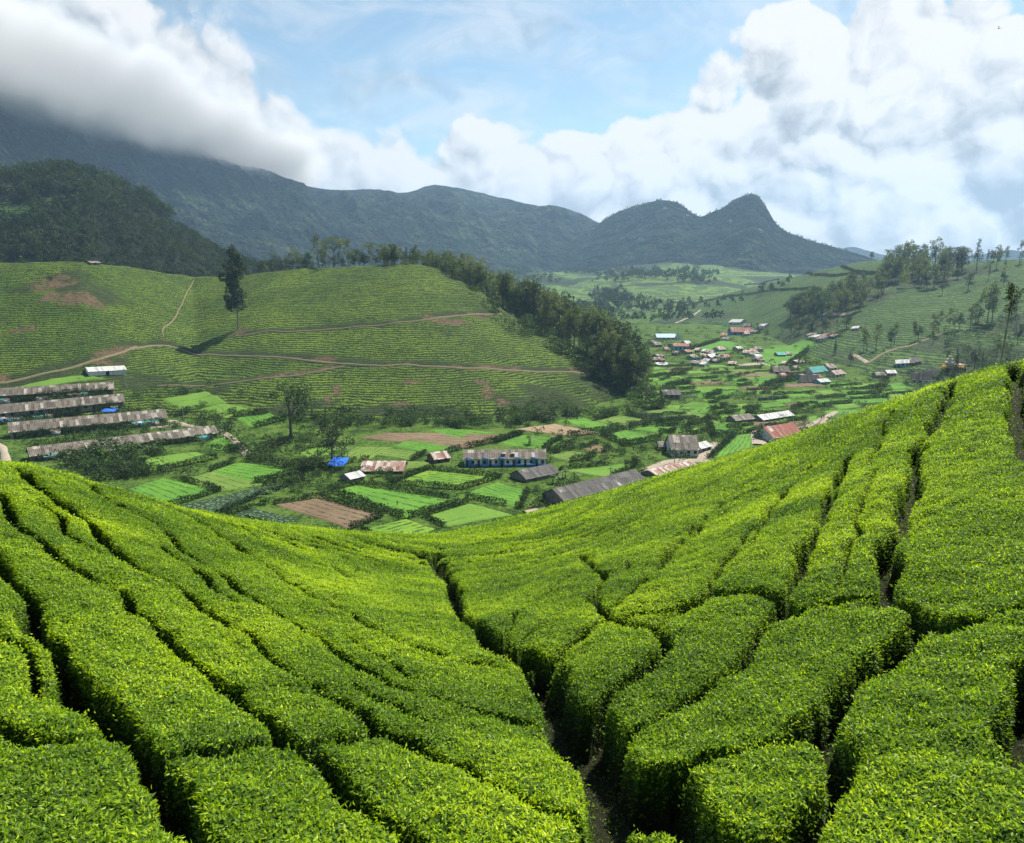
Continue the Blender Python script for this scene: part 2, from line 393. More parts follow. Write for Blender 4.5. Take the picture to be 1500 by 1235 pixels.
# leaves
mat_tea_leaf = leaf_mat('tea_leaf', (0.014, 0.050, 0.005), (0.185, 0.320, 0.010), (0.52, 0.62, 0.018), trans=0.40, rough=0.5, spec=0.25, wild=0.5)
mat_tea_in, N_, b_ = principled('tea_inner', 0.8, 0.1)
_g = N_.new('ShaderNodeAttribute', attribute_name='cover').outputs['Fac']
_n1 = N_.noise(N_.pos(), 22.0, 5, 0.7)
_cg = N_.ramp(_n1, [(0.35, (0.008, 0.022, 0.003)), (0.52, (0.045, 0.090, 0.006)), (0.70, (0.14, 0.22, 0.010))])  # inner tones darkened to stand in for shade between the leaves
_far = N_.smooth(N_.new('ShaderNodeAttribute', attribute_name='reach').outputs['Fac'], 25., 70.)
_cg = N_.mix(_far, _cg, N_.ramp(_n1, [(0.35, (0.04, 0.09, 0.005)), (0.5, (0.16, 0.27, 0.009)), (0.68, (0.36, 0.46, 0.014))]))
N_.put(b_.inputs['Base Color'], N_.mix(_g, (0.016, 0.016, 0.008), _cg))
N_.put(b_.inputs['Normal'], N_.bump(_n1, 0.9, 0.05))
horizon = np.maximum.accumulate(Z / RR, axis=0)
vis = (Z / RR > horizon - .10)
cellr = np.gradient(rr)[:, None]; cella = RR * (ph[1] - ph[0])
dzr = np.gradient(Zc, axis=0) / cellr; dza = np.gradient(Zc, axis=1) / cella
steep = np.sqrt(1 + np.minimum(dzr ** 2 + dza ** 2, 30))
size = np.maximum(.036, RR * .0023)
LAYERS = 1.3
den = LAYERS / (size ** 2 * .42) * cellr * cella * steep
den *= vis * (.20 + .80 * sstep(gap, .03, .5)) * (np.abs(PHI) < np.radians(37.5)) * (RR < 100)
cnt = RNG.poisson(np.clip(den, 0, 90))
print('leaves', cnt.sum())
LEAFT = np.array([(0, 0, 0), (-.21, .42, .05), (0, 1, -.06), (.21, .42, .05)])
patch_tone = fbm(X * .5, Y * .5, 61, 4)
def grid_bil(A, i, j):                  # bilinear on the polar grid
    i0 = np.clip(np.floor(i).astype(int), 0, NR - 2); j0 = np.clip(np.floor(j).astype(int), 0, NA - 2); fi = i - i0; fj = j - j0
    return (A[i0, j0] * (1 - fi) + A[i0 + 1, j0] * fi) * (1 - fj) + (A[i0, j0 + 1] * (1 - fi) + A[i0 + 1, j0 + 1] * fi) * fj
TEA = []
for k in kept:
    M = LAB == k
    ii, jj = np.nonzero(M[:-1, :-1])
    if len(ii) < 30: continue
    idx = np.full(M.shape, -1, np.int64); need = np.zeros(M.shape, bool)
    for a in (0, 1):
        for b in (0, 1): need[ii + a, jj + b] = True
    vi, vj = np.nonzero(need); idx[vi, vj] = np.arange(len(vi))
    V = np.stack([X[vi, vj], Y[vi, vj], Zc[vi, vj]], -1)
    Fq = np.stack([idx[ii, jj], idx[ii, jj + 1], idx[ii + 1, jj + 1], idx[ii + 1, jj]], -1)
    cov = gap[vi, vj]
    c = cnt[ii, jj]; li = np.repeat(ii, c) + RNG.random(c.sum()); lj = np.repeat(jj, c) + RNG.random(c.sum())
    n = len(li)
    if n:
        bx = grid_bil(X, li, lj); by = grid_bil(Y, li, lj); bz = grid_bil(Zc, li, lj); sz = grid_bil(size, li, lj) * (.6 + .8 * RNG.random(n))
        gp_ = grid_bil(gap, li, lj); gx = grid_bil(dzr, li, lj); ga_ = grid_bil(dza, li, lj); pz = np.interp(lj, np.arange(NA), ph)
        # outward normal tilt so leaves on the sides point out
        sx = -(gx * np.sin(pz) + ga_ * np.cos(pz)); sy = -(gx * np.cos(pz) - ga_ * np.sin(pz)); sl = np.minimum(np.hypot(sx, sy), 2.0) / np.maximum(np.hypot(sx, sy), 1e-6)
        up = np.stack([sx * sl * .6, sy * sl * .6, np.ones(n)], -1); up += RNG.normal(0, .35, (n, 3)); up /= np.linalg.norm(up, axis=1, keepdims=True)
        rd = RNG.normal(0, 1, (n, 3)); side = np.cross(up, rd); side /= np.linalg.norm(side, axis=1, keepdims=True); fw = np.cross(side, up)
        erect = RNG.random(n) ** 1.3 * 1.2
        fw2 = fw * np.cos(erect)[:, None] + up * np.sin(erect)[:, None]; nr_ = np.cross(side, fw2)
        base = np.stack([bx, by, bz], -1) - fw2 * (sz * .35)[:, None] + up * (sz * (RNG.random(n) * 1.0 - .1 + (RNG.random(n) < .05) * RNG.random(n) * 1.6))[:, None]
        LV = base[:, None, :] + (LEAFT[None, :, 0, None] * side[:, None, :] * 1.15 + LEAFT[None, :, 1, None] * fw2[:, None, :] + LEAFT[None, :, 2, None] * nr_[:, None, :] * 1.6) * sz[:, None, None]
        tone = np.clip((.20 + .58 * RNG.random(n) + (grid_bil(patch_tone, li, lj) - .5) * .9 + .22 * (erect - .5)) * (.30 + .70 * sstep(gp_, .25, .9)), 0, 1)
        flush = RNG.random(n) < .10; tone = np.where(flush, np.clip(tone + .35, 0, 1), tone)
        nb = len(V); li4 = nb + np.arange(n * 4).reshape(n, 4)
        V = np.concatenate([V, LV.reshape(-1, 3)]); Fq = np.concatenate([Fq, li4])
        tint = np.concatenate([np.zeros(nb), np.repeat(tone, 4)]); cov = np.concatenate([cov, np.ones(n * 4)])
    else: tint = np.zeros(len(V))
    mi = np.zeros(len(Fq), np.int32); mi[len(ii):] = 1
    cen = V[:len(vi)].mean(0)
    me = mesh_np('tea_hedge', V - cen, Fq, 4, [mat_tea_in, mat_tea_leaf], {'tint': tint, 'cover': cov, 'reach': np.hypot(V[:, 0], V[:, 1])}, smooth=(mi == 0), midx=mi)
    o = link('tea_hedge', me, loc=cen); TEA.append((o, cen, len(ii)))
    TEA[-1] = (o, cen, len(ii))
# ground under the bushes
mat_soil, N_, b_ = principled('hill_soil', .95, .05); _s = N_.pos()
_lit = N_.smooth(N_.voro(_s, 14.0), .30, .14); _sc = N_.voro(_s, 14.0, out='Color')
_soil = N_.ramp(N_.noise(_s, 1.6, 6, .7), [(0.3, (0.012, 0.011, 0.006)), (0.5, (0.030, 0.023, 0.013)), (0.7, (0.022, 0.034, 0.010))])
_dead = N_.ramp(N_.sep(_sc)[0], [(0.2, (.03, .05, .012)), (.5, (.075, .052, .028)), (.8, (.13, .10, .055))])
N_.put(b_.inputs['Base Color'], N_.mix(_lit, _soil, _dead)); N_.put(b_.inputs['Normal'], N_.bump(N_.noise(_s, 9., 6, .7), .8, .06))
s2 = 3
ph2 = np.radians(np.linspace(-75, 75, 200)); rr2 = np.exp(np.linspace(math.log(1.2), math.log(380), 240))
P2, R2 = np.meshgrid(ph2, rr2); X2 = np.sin(P2) * R2; Y2 = np.cos(P2) * R2
# stay inside the fitted fan: clamp the azimuth used for heights
Pc = np.clip(P2, -np.radians(40), np.radians(40)); Z2 = Fz(np.sin(Pc) * R2, np.cos(Pc) * R2)
Z2 = np.minimum(Z2, -1.0) - .78
Z2 = np.minimum(Z2, np.where(R2 > 100, Z2 - .0, Z2)); Z2 = Z2 - 60 * sstep(R2, 230, 380)
def grid_mesh(name, Xg, Yg, Zg_, mat, attrs=None, smooth=True, kind='structure'):
    h, w = Xg.shape; id_ = np.arange(h * w).reshape(h, w)
    Fq = np.stack([id_[:-1, :-1], id_[:-1, 1:], id_[1:, 1:], id_[1:, :-1]], -1).reshape(-1, 4)
    me = mesh_np(name, np.stack([Xg, Yg, Zg_], -1).reshape(-1, 3), Fq, 4, mat, attrs, smooth)
    o = link(name, me)
    if kind: o['kind'] = kind
    return o
near_ground = grid_mesh('hillside_ground', X2, Y2, Z2, mat_soil)
for o, cen, n in TEA: print('tea', o.name, [round(float(x), 1) for x in cen], n)
# ------------------------------------------------------------------ far terrain: patches in polar form (azimuth from u, distance, height)
VAL = -70.0
def Gz(x, y):
    r = np.hypot(x, y)
    return VAL + (fbm(x / 130., y / 130., 71, 3) - .5) * 3.2 * sstep(r, 240, 380) + 14 * sstep(r, 1500, 3200)
class Patch:
    def __init__(s, us, cols, r0, r1, nr, na, disp=None, log=True):
        """us: key columns (pixels across); cols: per column list of (r, z)"""
        azk = np.array([azel(u, 420.)[0] for u in us])
        s.az = np.linspace(azk[0], azk[-1], na)
        s.r = np.exp(np.linspace(math.log(r0), math.log(r1), nr)) if log else np.linspace(r0, r1, nr)
        K = len(cols[0]); rk = np.array([[c[k][0] for c in cols] for k in range(K)], float); zk = np.array([[c[k][1] for c in cols] for k in range(K)], float)
        def sm(y):                      # smooth interpolation across columns
            v = np.interp(s.az, azk, y); w = max(3, na // 90) | 1; ker = np.hanning(w + 2)[1:-1]; ker /= ker.sum()
            return np.convolve(np.pad(v, w // 2, 'edge'), ker, 'valid')
        R = np.array([sm(rk[k]) for k in range(K)]); Zk = np.array([sm(zk[k]) for k in range(K)])
        Z = np.empty((nr, na))
        for j in range(na): Z[:, j] = np.interp(s.r, R[:, j], Zk[:, j])
        # round the kinks a little
        w = max(3, nr // 40) | 1; ker = np.hanning(w + 2)[1:-1]; ker /= ker.sum()
        Zs = np.apply_along_axis(lambda c: np.convolve(np.pad(c, w // 2, 'edge'), ker, 'valid'), 0, Z)
        A, RR_ = np.meshgrid(s.az, s.r); s.X = np.sin(A) * RR_; s.Y = np.cos(A) * RR_; s.Z = Zs; s.A = A; s.R = RR_
        if disp is not None: s.Z = disp(s)
    def hz(s, x, y):
        a = np.arctan2(x, y); r = np.hypot(x, y); lr = np.log(r); l0, l1 = math.log(s.r[0]), math.log(s.r[-1])
        j = (a - s.az[0]) / (s.az[1] - s.az[0]); i = (lr - l0) / (l1 - l0) * (len(s.r) - 1)
        ok = (j >= 0) & (j <= len(s.az) - 1) & (i >= 0) & (i <= len(s.r) - 1)
        i0 = np.clip(np.floor(i).astype(int), 0, len(s.r) - 2); j0 = np.clip(np.floor(j).astype(int), 0, len(s.az) - 2); fi = i - i0; fj = j - j0
        z = (s.Z[i0, j0] * (1 - fi) + s.Z[i0+1, j0] * fi) * (1 - fj) + (s.Z[i0, j0+1] * (1 - fi) + s.Z[i0+1, j0+1] * fi) * fj
        return np.where(ok, z, -9999.)
def zv(u, v, r): return float(P(u, v, r)[2])
def rv(v, z=VAL, u=750):                 # distance at which the view ray of (u,v) meets height z
    d = ray(float(u), float(v)); return z / d[2] * math.hypot(d[0], d[1])
def ip(tab, u): return float(np.interp(u, [t[0] for t in tab], [t[1] for t in tab]))

# --- tea hill across the valley
TH_base = [(-120,588),(0,585),(200,588),(300,600),(450,608),(600,612),(750,610),(850,600),(930,578),(1000,555)]
TH_crest = [(-120,392),(0,388),(60,385),(125,384),(200,392),(280,405),(330,405),(400,398),(500,392),(610,387),(640,394),(700,424),(735,452),(800,486),(860,520),(905,546),(940,570),(1000,600)]
TH_r = [(-120,650),(0,640),(125,610),(280,690),(400,640),(610,600),(700,570),(800,530),(900,480),(950,450),(1000,430)]
TH_m = [(-120,.02),(60,.06),(200,-.04),(280,-.12),(380,-.02),(600,.05),(1000,.0)]
us, cols = [], []
for u in np.linspace(-120, 1000, 57):
    vb = ip(TH_base, u); rb = rv(vb); vc = ip(TH_crest, u); rc = max(ip(TH_r, u), rb + 12); zc = zv(u, vc, rc); m = ip(TH_m, u)
    us.append(u); h = zc - VAL
    cols.append([(rb - 60, VAL - 6), (rb, VAL), (rb + .3 * (rc - rb), VAL + h * (.29 + m * .6)), (rb + .6 * (rc - rb), VAL + h * (.60 + m)), (rb + .85 * (rc - rb), VAL + h * (.865 + m * .5)), (rc, zc + .6), (rc + 30, zc - 1.5), (rc + 140, min(zc - 22, -20)), (rc + 260, VAL - 8)])
def d_tea(s):
    n = (fbm(s.X / 45, s.Y / 45, 81, 4) - .5) * 5 + (fbm(s.X / 9, s.Y / 9, 85, 3) - .5) * .9
    return s.Z + n * sstep(s.Z, VAL, VAL + 14)
tea_hill = Patch(us, cols, 300, 1000, 380, 620, d_tea)

# --- wooded hill behind it on the left
FH = [(-160,300),(0,262),(60,250),(110,247),(170,262),(230,292),(262,325),(330,362),(400,388),(470,402),(560,425)]
us, cols = [], []
for u in np.linspace(-160, 560, 46):
    rc = 1080 + .25 * (u - 100); zc = zv(u, ip(FH, u) + 9, rc)
    us.append(u); cols.append([(660, -75), (740, -48 + .12 * max(zc, 0)), (860, -48 + .45 * (zc + 48)), (1000, -48 + .87 * (zc + 48)), (rc, zc), (rc + 120, zc - 25), (rc + 500, -60), (rc + 800, -85)])
def d_for(s): return s.Z + (fbm(s.X / 90, s.Y / 90, 91, 4) - .5) * 26 * sstep(s.Z, -60, -10) * sstep(s.A, 1.0, -.1)
forest_hill = Patch(us, cols, 660, 1900, 160, 260, d_for)

# --- high range, its left part up in the cloud
MR = [(-200,74),(-80,96),(0,116),(100,150),(200,186),(300,213),(380,240),(425,260),(455,270),(480,277),(560,276),(598,285),(618,275),(640,270),(668,273),(690,279),(750,293),(790,303),(810,300),(850,313),(872,326),(950,360),(1010,385),(1100,400)]
us, cols = [], []
for u in np.linspace(-200, 1100, 80):
    rc = float(np.interp(u, [-200, 0, 250, 450, 640, 900, 1100], [2350, 2450, 3150, 3800, 4300, 4700, 4900])); zc = zv(u, ip(MR, u), rc)
    rb = rc * .60
    us.append(u); cols.append([(rb * .8, -90), (rb, -62), (rb + .25 * (rc - rb), -40 + .12 * zc), (rb + .55 * (rc - rb), .36 * zc), (rb + .85 * (rc - rb), .80 * zc), (rc, zc), (rc * 1.12, zc * .8), (rc * 1.5, -60)])
def d_mr(s, amp=1.0):
    h = sstep(s.Z, -40, 180)
    # spurs and ravines running down the face
    sp_ = ridged((s.A * 9 + .0006 * s.R), s.R / 2600., 101, 5, .55)
    n = (ridged(s.X / 800, s.Y / 800, 105, 6, .5) - .5) * 260 + (sp_ - .5) * 420
    crest = np.exp(-((s.R / s.crest - 1) / .10) ** 2)
    return s.Z + n * h * (1 - .96 * crest) * amp + (fbm(s.X / 40, s.Y / 40, 111, 3) - .5) * 22 * h * (1 - .5 * crest)
def cap(s, rc, zc):
    zz = np.interp(s.A, rc[0], zc) / np.interp(s.A, rc[0], rc[1]) * s.R + (fbm(s.X / 45, s.Y / 45, 115, 3) - .5) * 14
    return np.where(s.Z > zz, zz - (s.Z - zz) * .3, s.Z)
_az = np.array([azel(u, 420.)[0] for u in us]); _rc = np.array([c[5][0] for c in cols])
def d1(s): s.crest = np.interp(s.A, _az, _rc); s.Z = d_mr(s, .85); return cap(s, (_az, _rc), np.array([c[5][1] for c in cols]))
mountain = Patch(us, cols, 1150, 6400, 420, 760, d1)

# --- pointed peak right of the middle
PK = [(640,420),(700,412),(740,398),(800,372),(850,345),(876,326),(900,309),(930,299),(960,292),(988,294),(1008,310),(1022,317),(1040,309),(1055,303),(1068,292),(1084,284),(1098,282),(1108,291),(1118,306),(1130,326),(1145,338),(1180,352),(1240,368),(1300,385),(1380,400),(1460,420)]
us, cols = [], []
for u in np.linspace(640, 1460, 138):
    rc = float(np.interp(u, [640, 900, 1090, 1460], [3700, 3500, 3150, 3300])); zc = zv(u, ip(PK, u), rc); rb = rc * .80
    us.append(u); cols.append([(rb * .9, -90), (rb, -60), (rb + .4 * (rc - rb), -50 + .26 * (zc + 50)), (rb + .75 * (rc - rb), -50 + .62 * (zc + 50)), (rb + .93 * (rc - rb), -50 + .88 * (zc + 50)), (rc, zc), (rc * 1.06, zc * .86), (rc * 1.35, -70)])
_az2 = np.array([azel(u, 420.)[0] for u in us]); _rc2 = np.array([c[5][0] for c in cols])
def d2(s): s.crest = np.interp(s.A, _az2, _rc2); s.Z = d_mr(s, .55); return cap(s, (_az2, _rc2), np.array([c[5][1] for c in cols]))
peak = Patch(us, cols, 1700, 4800, 380, 640, d2)
# --- faint ridge far behind on the right
FR = [(1100,400),(1200,374),(1226,362),(1245,357),(1262,363),(1300,374),(1400,378),(1440,368),(1470,362),(1500,368),(1620,380)]
us = list(np.linspace(1100, 1620, 53)); cols = [[(5200, -95), (5900, zv(u, ip(FR, u), 6500) * .45 - 30), (6500, zv(u, ip(FR, u), 6500)), (7200, -60)] for u in us]
far_ridge = Patch(us, cols, 5200, 7400, 60, 260, lambda s: s.Z + (fbm(s.X / 250, s.Y / 250, 121, 4) - .5) * 50 * sstep(s.Z, -80, 0))
# --- pale tea slopes at the head of the valley
FT = [(600,420),(700,415),(760,405),(820,402),(870,402),(920,392),(990,386),(1040,388),(1100,396),(1180,406),(1260,430)]
us, cols = [], []
for u in np.linspace(600, 1260, 60):
    rc = 2450.; zc = zv(u, ip(FT, u), rc); us.append(u)
    cols.append([(1250, -78), (1400, -70), (1800, -70 + .36 * (zc + 70)), (2200, -70 + .80 * (zc + 70)), (rc, zc), (2700, zc + 4), (3000, -80)])
far_tea = Patch(us, cols, 1250, 3000, 160, 340, lambda s: s.Z + (fbm(s.X / 160, s.Y / 160, 131, 4) - .5) * 34 * sstep(s.Z, -69, -50))
# --- right-hand hill
RB = [(820,478),(900,474),(960,474),(1040,474),(1100,480),(1160,505),(1220,528),(1300,548),(1400,560),(1500,572),(1700,590)]
RC_ = [(820,478),(880,472),(960,457),(1000,447),(1060,431),(1130,413),(1200,396),(1250,384),(1290,379),(1340,380),(1400,384),(1450,380),(1500,380),(1700,378)]
us, cols = [], []
for u in np.linspace(820, 1700, 60):
    rb = rv(ip(RB, u), VAL, u); rc = float(np.interp(u, [820, 1000, 1150, 1290, 1500, 1700], [1600, 1560, 1400, 1250, 1120, 1050])); zc = zv(u, ip(RC_, u), rc)
    rc = max(rc, rb + 60); h = zc - VAL
    m = float(np.interp(u, [820, 1100, 1250, 1500], [0, .03, -.02, .02]))
    us.append(u); cols.append([(rb - 60, VAL - 7), (rb, VAL), (rb + .3 * (rc - rb), VAL + h * (.27 + m)), (rb + .6 * (rc - rb), VAL + h * (.60 + m)), (rb + .85 * (rc - rb), VAL + h * .88), (rc, zc), (rc + 60, zc - 3), (rc + 300, zc - 50), (rc + 600, VAL - 12)])
right_hill = Patch(us, cols, 400, 2200, 300, 480, lambda s: s.Z + (fbm(s.X / 85, s.Y / 85, 141, 4) - .5) * 15 * sstep(s.Z, VAL, VAL + 18) * sstep(s.R, 1300, 1000) + (fbm(s.X / 12, s.Y / 12, 145, 3) - .5) * 1.0 * sstep(s.Z, VAL, VAL + 8))
PATCHES = [tea_hill, forest_hill, mountain, peak, far_tea, right_hill]
def H(x, y):
    x = np.asarray(x, float); y = np.asarray(y, float)
    z = Gz(x, y)
    for p in PATCHES: z = np.maximum(z, p.hz(x, y))
    return z
_rm = np.exp(np.linspace(math.log(185), math.log(5200), 2600))
def hit(u, v, r0=185):
    """the point of the land seen at pixel (u,v), beyond the near hillside"""
    d = ray(float(u), float(v)); h = math.hypot(d[0], d[1]); rs = _rm[_rm >= r0]; x = d[0] / h * rs; y = d[1] / h * rs
    b = H(x, y) - d[2] / h * rs; ok = np.nonzero(b > 0)[0]
    i = int(ok[0]) if len(ok) else int(np.argmax(b / rs))
    if i > 0 and len(ok): t = b[i-1] / (b[i-1] - b[i]); r = rs[i-1] + t * (rs[i] - rs[i-1])
    else: r = rs[i]
    X_, Y_ = d[0] / h * r, d[1] / h * r
    return np.array([X_, Y_, float(H(np.array([X_]), np.array([Y_]))[0])])
def hz1(x, y): return float(H(np.array([x]), np.array([y]))[0])
def pxm(u, v, px):                        # metres spanned by px pixels there
    p = hit(u, v); return px / F0 * float(np.hypot(np.hypot(p[0], p[1]), p[2]))

def blob(p, specs, seed):                 # painted patches (bare soil and the like): traced ellipses with ragged edges
    t = np.zeros(p.X.shape)
    for (u, v, a, b) in specs:
        c = hit(u, v); s1 = pxm(u, v, a)
        cu = hit(u, v - b * .5); cd = hit(u, v + b * .5); s2 = max(np.hypot(*(cu - cd)[:2]) * .5, s1 * .25) * 1.5
        dirr = c[:2] / np.hypot(*c[:2]); dx_ = p.X - c[0]; dy_ = p.Y - c[1]
        q1 = dx_ * dirr[1] - dy_ * dirr[0]; q2 = dx_ * dirr[0] + dy_ * dirr[1]
        e = 1 - np.hypot(q1 / s1, q2 / s2) + (fbm(p.X / (s1 * .35), p.Y / (s1 * .35), seed, 4) - .5) * 1.2
        t = np.maximum(t, sstep(e, .22, .6))
    return t
def polar_obj(name, p, mat, attrs=None):
    return grid_mesh(name, p.X, p.Y, p.Z, mat, {k: v.ravel() for k, v in (attrs or {}).items()})

def tea_rows_mat(name, dz, top, mid, gap, soil=(0.13, 0.080, 0.048), wild=(0.034, 0.050, 0.015), warp=1.6, wscale=.025, blk=.09, bs=.9):
    """clipped tea planted in rows along the slope"""
    m, N, b = principled(name, 0.85, 0.08); p = N.pos(); x, y, z = N.sep(p)
    w = N.noise(p, wscale, 4, .6); w2 = N.noise(p, .16, 3, .6)
    h = N.math('ADD', N.math('MULTIPLY_ADD', w, warp * 2.2, z), N.math('MULTIPLY', w2, dz * 1.1))
    fr = N.math('FRACT', N.math('DIVIDE', h, dz)); tri = N.math('ABSOLUTE', N.math('SUBTRACT', fr, .5))   # .5 in the gap line
    brk = N.noise(p, blk * 2.5, 4, .65)
    lo = N.math('MULTIPLY_ADD', brk, .62, -.08)
    row = N.smooth(tri, lo, N.math('ADD', lo, .14))        # 1 = gap
    fine = N.noise(p, 1.1, 5, .75); tone = N.noise(p, .022, 5, .6)
    g = N.ramp(N.math('MULTIPLY_ADD', N.math('SUBTRACT', fine, .5), 1.1, tone), [(.28, mid), (.72, top)])
    holes = N.smooth(N.noise(p, .55, 5, .7), .60, .70)
    bush = N.smooth(N.voro(p, 1.15 / max(1.0, dz)), .50, .72)
    gp = N.math('MAXIMUM', row, N.math('MULTIPLY', N.math('MAXIMUM', holes, bush), .8))
    c = N.mix(gp, g, gap)
    so = N.new('ShaderNodeAttribute', attribute_name='soil').outputs['Fac']; wi = N.new('ShaderNodeAttribute', attribute_name='wild').outputs['Fac']
    sc_ = N.mix(N.smooth(N.noise(p, .5, 5, .7), .45, .6), soil, wild)
    wc = N.ramp(N.noise(p, .6, 6, .75), [(.3, tuple(k * .35 for k in wild)), (.55, wild), (.75, tuple(k * 1.9 for k in wild))])
    c = N.mix(wi, c, wc); c = N.mix(so, c, sc_)
    N.put(b.inputs['Base Color'], c)
    hh = N.math('ADD', N.math('MULTIPLY', N.math('SUBTRACT', 1.0, gp), 1.0), N.math('MULTIPLY', fine, .5))
    N.put(b.inputs['Normal'], N.bump(hh, .8, bs)); return m
G_TOP, G_MID, G_GAP = (.150, .225, .018), (.052, .098, .012), (.010, .019, .006)
mat_hilltea = tea_rows_mat('tea_rows_hill', .92, G_TOP, G_MID, G_GAP)
mat_rhtea = tea_rows_mat('tea_rows_right', 1.35, (.105, .185, .030), (.048, .100, .020), (.016, .030, .012), wild=(.038, .058, .02), bs=1.2)
mat_farrows = tea_rows_mat('tea_rows_far', 9.0, (.13, .21, .035), (.085, .15, .03), (.05, .085, .025), warp=22, wscale=.006, blk=.02, bs=2, wild=(.03, .05, .018))

soil = blob(tea_hill, [(80,412,36,26),(110,435,46,20),(55,420,18,14),(493,572,10,18),(480,583,8,12),(715,575,14,22),(705,560,14,10),(735,590,14,12),(600,560,22,8),(655,470,50,7),(700,463,25,5),(30,483,26,4),(150,530,26,9),(350,487,22,6),(590,592,20,6)], 151)
wild = blob(tea_hill, [(100,410,70,30),(130,430,60,20),(820,585,90,26),(880,560,60,30),(900,545,50,16),(760,590,70,16),(560,600,60,12),(640,603,90,10),(200,560,60,22),(60,562,110,14),(170,528,30,12),(300,575,60,14),(420,598,80,10),(10,590,80,20)], 161)
bank = np.zeros(tea_hill.X.shape)
TRACKS = [
 ('dirt track climbing gently across the hill to the ridge trees', 2.6, [(345,493),(420,487),(500,482),(570,476),(620,470),(660,464),(700,461),(735,460)]),
 ('dirt track crossing the middle of the hill in a long line', 3.0, [(183,514),(215,508),(245,505),(270,513),(300,520),(360,523),(430,526),(500,534),(560,537),(620,538),(680,541),(740,543),(800,545),(860,548),(905,552)]),
 ('grass track along the foot of the left tea slope', 3.0, [(-20,563),(40,555),(90,543),(140,530),(170,520),(200,508)]),
 ('lower grass track joining the middle track', 2.4, [(230,566),(290,566),(350,560),(410,553),(460,546),(505,537)]),
]
for lb, w, pts in TRACKS:                 # bare cut bank just above each track
    q_ = np.array([hit(u, v) for u, v in pts])
    for a, b in zip(q_[:-1], q_[1:]):
        ab = (b - a)[:2]; L = (ab ** 2).sum(); t = np.clip(((tea_hill.X - a[0]) * ab[0] + (tea_hill.Y - a[1]) * ab[1]) / L, 0, 1)
        dd = np.hypot(tea_hill.X - a[0] - t * ab[0], tea_hill.Y - a[1] - t * ab[1]); up_ = tea_hill.R > np.hypot(a[0] + t * ab[0], a[1] + t * ab[1])
        k = sstep(dd + 4 * (fbm(tea_hill.X / 8, tea_hill.Y / 8, 171, 3) - .5), 9, 4) * up_
        bank = np.maximum(bank, k)
th_o = polar_obj('tea_hill_terrain', tea_hill, mat_hilltea, {'soil': np.maximum(soil, bank * sstep(fbm(tea_hill.X / 22, tea_hill.Y / 22, 181, 3), .56, .64)), 'wild': np.maximum(wild, bank)})

def wood_floor_mat(name, s, c0, c1, c2, bs, rock=None):
    m, N, b = principled(name, .95, .03); p = N.pos()
    v = N.voro(p, s); n = N.noise(p, s * .13, 6, .65)
    g2 = N.noise(p, s * .035, 5, .6)
    t = N.math('ADD', N.math('MULTIPLY', v, -.40), N.math('ADD', N.math('MULTIPLY_ADD', n, .8, -.12), N.math('MULTIPLY', g2, .85)))
    c = N.ramp(t, [(.25, c0), (.5, c1), (.8, c2)])
    if rock: 
        x, y, z = N.sep(p)
        c = N.mix(N.math('MULTIPLY', N.smooth(N.noise(p, .012, 6, .7), .60, .68), N.smooth(z, 90, 190)), c, rock)
    N.put(b.inputs['Base Color'], c); N.put(b.inputs['Normal'], N.bump(N.math('ADD', N.math('ADD', N.math('MULTIPLY', v, -1.0), N.math('MULTIPLY', n, 2.5)), N.math('MULTIPLY', N.math('ABSOLUTE', N.math('SUBTRACT', N.noise(p, s * .055, 6, .55), .5)), -60. if s < .2 else 0.)), .9, bs)); return m
mat_mtn = wood_floor_mat('mountain_woods', .085, (.003, .008, .005), (.011, .022, .011), (.070, .092, .032), 24)  # range and peak darkened in place of cloud shadow, palest green for lit patches
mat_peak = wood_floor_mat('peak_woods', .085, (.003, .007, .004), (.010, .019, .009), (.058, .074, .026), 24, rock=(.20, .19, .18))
mat_woodfloor = wood_floor_mat('wood_floor', .25, (.010, .018, .007), (.018, .030, .010), (.035, .055, .015), 2)
fcl = blob(forest_hill, [(30,310,55,22),(65,300,22,16),(10,330,40,12)], 191)
mat_foresthill = tea_rows_mat('forest_floor', 1.9, (.085, .170, .022), (.040, .090, .016), (.016, .030, .012), wild=(.009, .015, .006))
fo_o = polar_obj('forest_hill_terrain', forest_hill, mat_foresthill, {'wild': np.where(fcl > .3, 0, 1.0), 'soil': np.zeros(fcl.shape)})
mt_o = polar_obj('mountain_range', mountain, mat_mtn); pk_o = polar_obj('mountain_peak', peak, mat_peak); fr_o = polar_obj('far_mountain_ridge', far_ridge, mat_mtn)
ftw = sstep(fbm(far_tea.X / 120, far_tea.Y / 120, 201, 4) + .18 * sstep(far_tea.R, 2100, 2500) , .56, .62)
ft_o = polar_obj('far_tea_slopes', far_tea, mat_farrows, {'wild': ftw, 'soil': np.zeros(ftw.shape)})
rwild = blob(right_hill, [(1450,520,90,36),(1380,505,50,20),(1240,445,100,28),(1330,410,120,30),(1000,468,120,8),(1190,480,90,24),(1400,560,120,20),(1200,530,80,12),(1500,470,50,30)], 211)
rh_o = polar_obj('right_hill_terrain', right_hill, mat_rhtea, {'wild': rwild, 'soil': blob(right_hill, [(1215,490,14,6),(1265,480,10,3)], 221)})

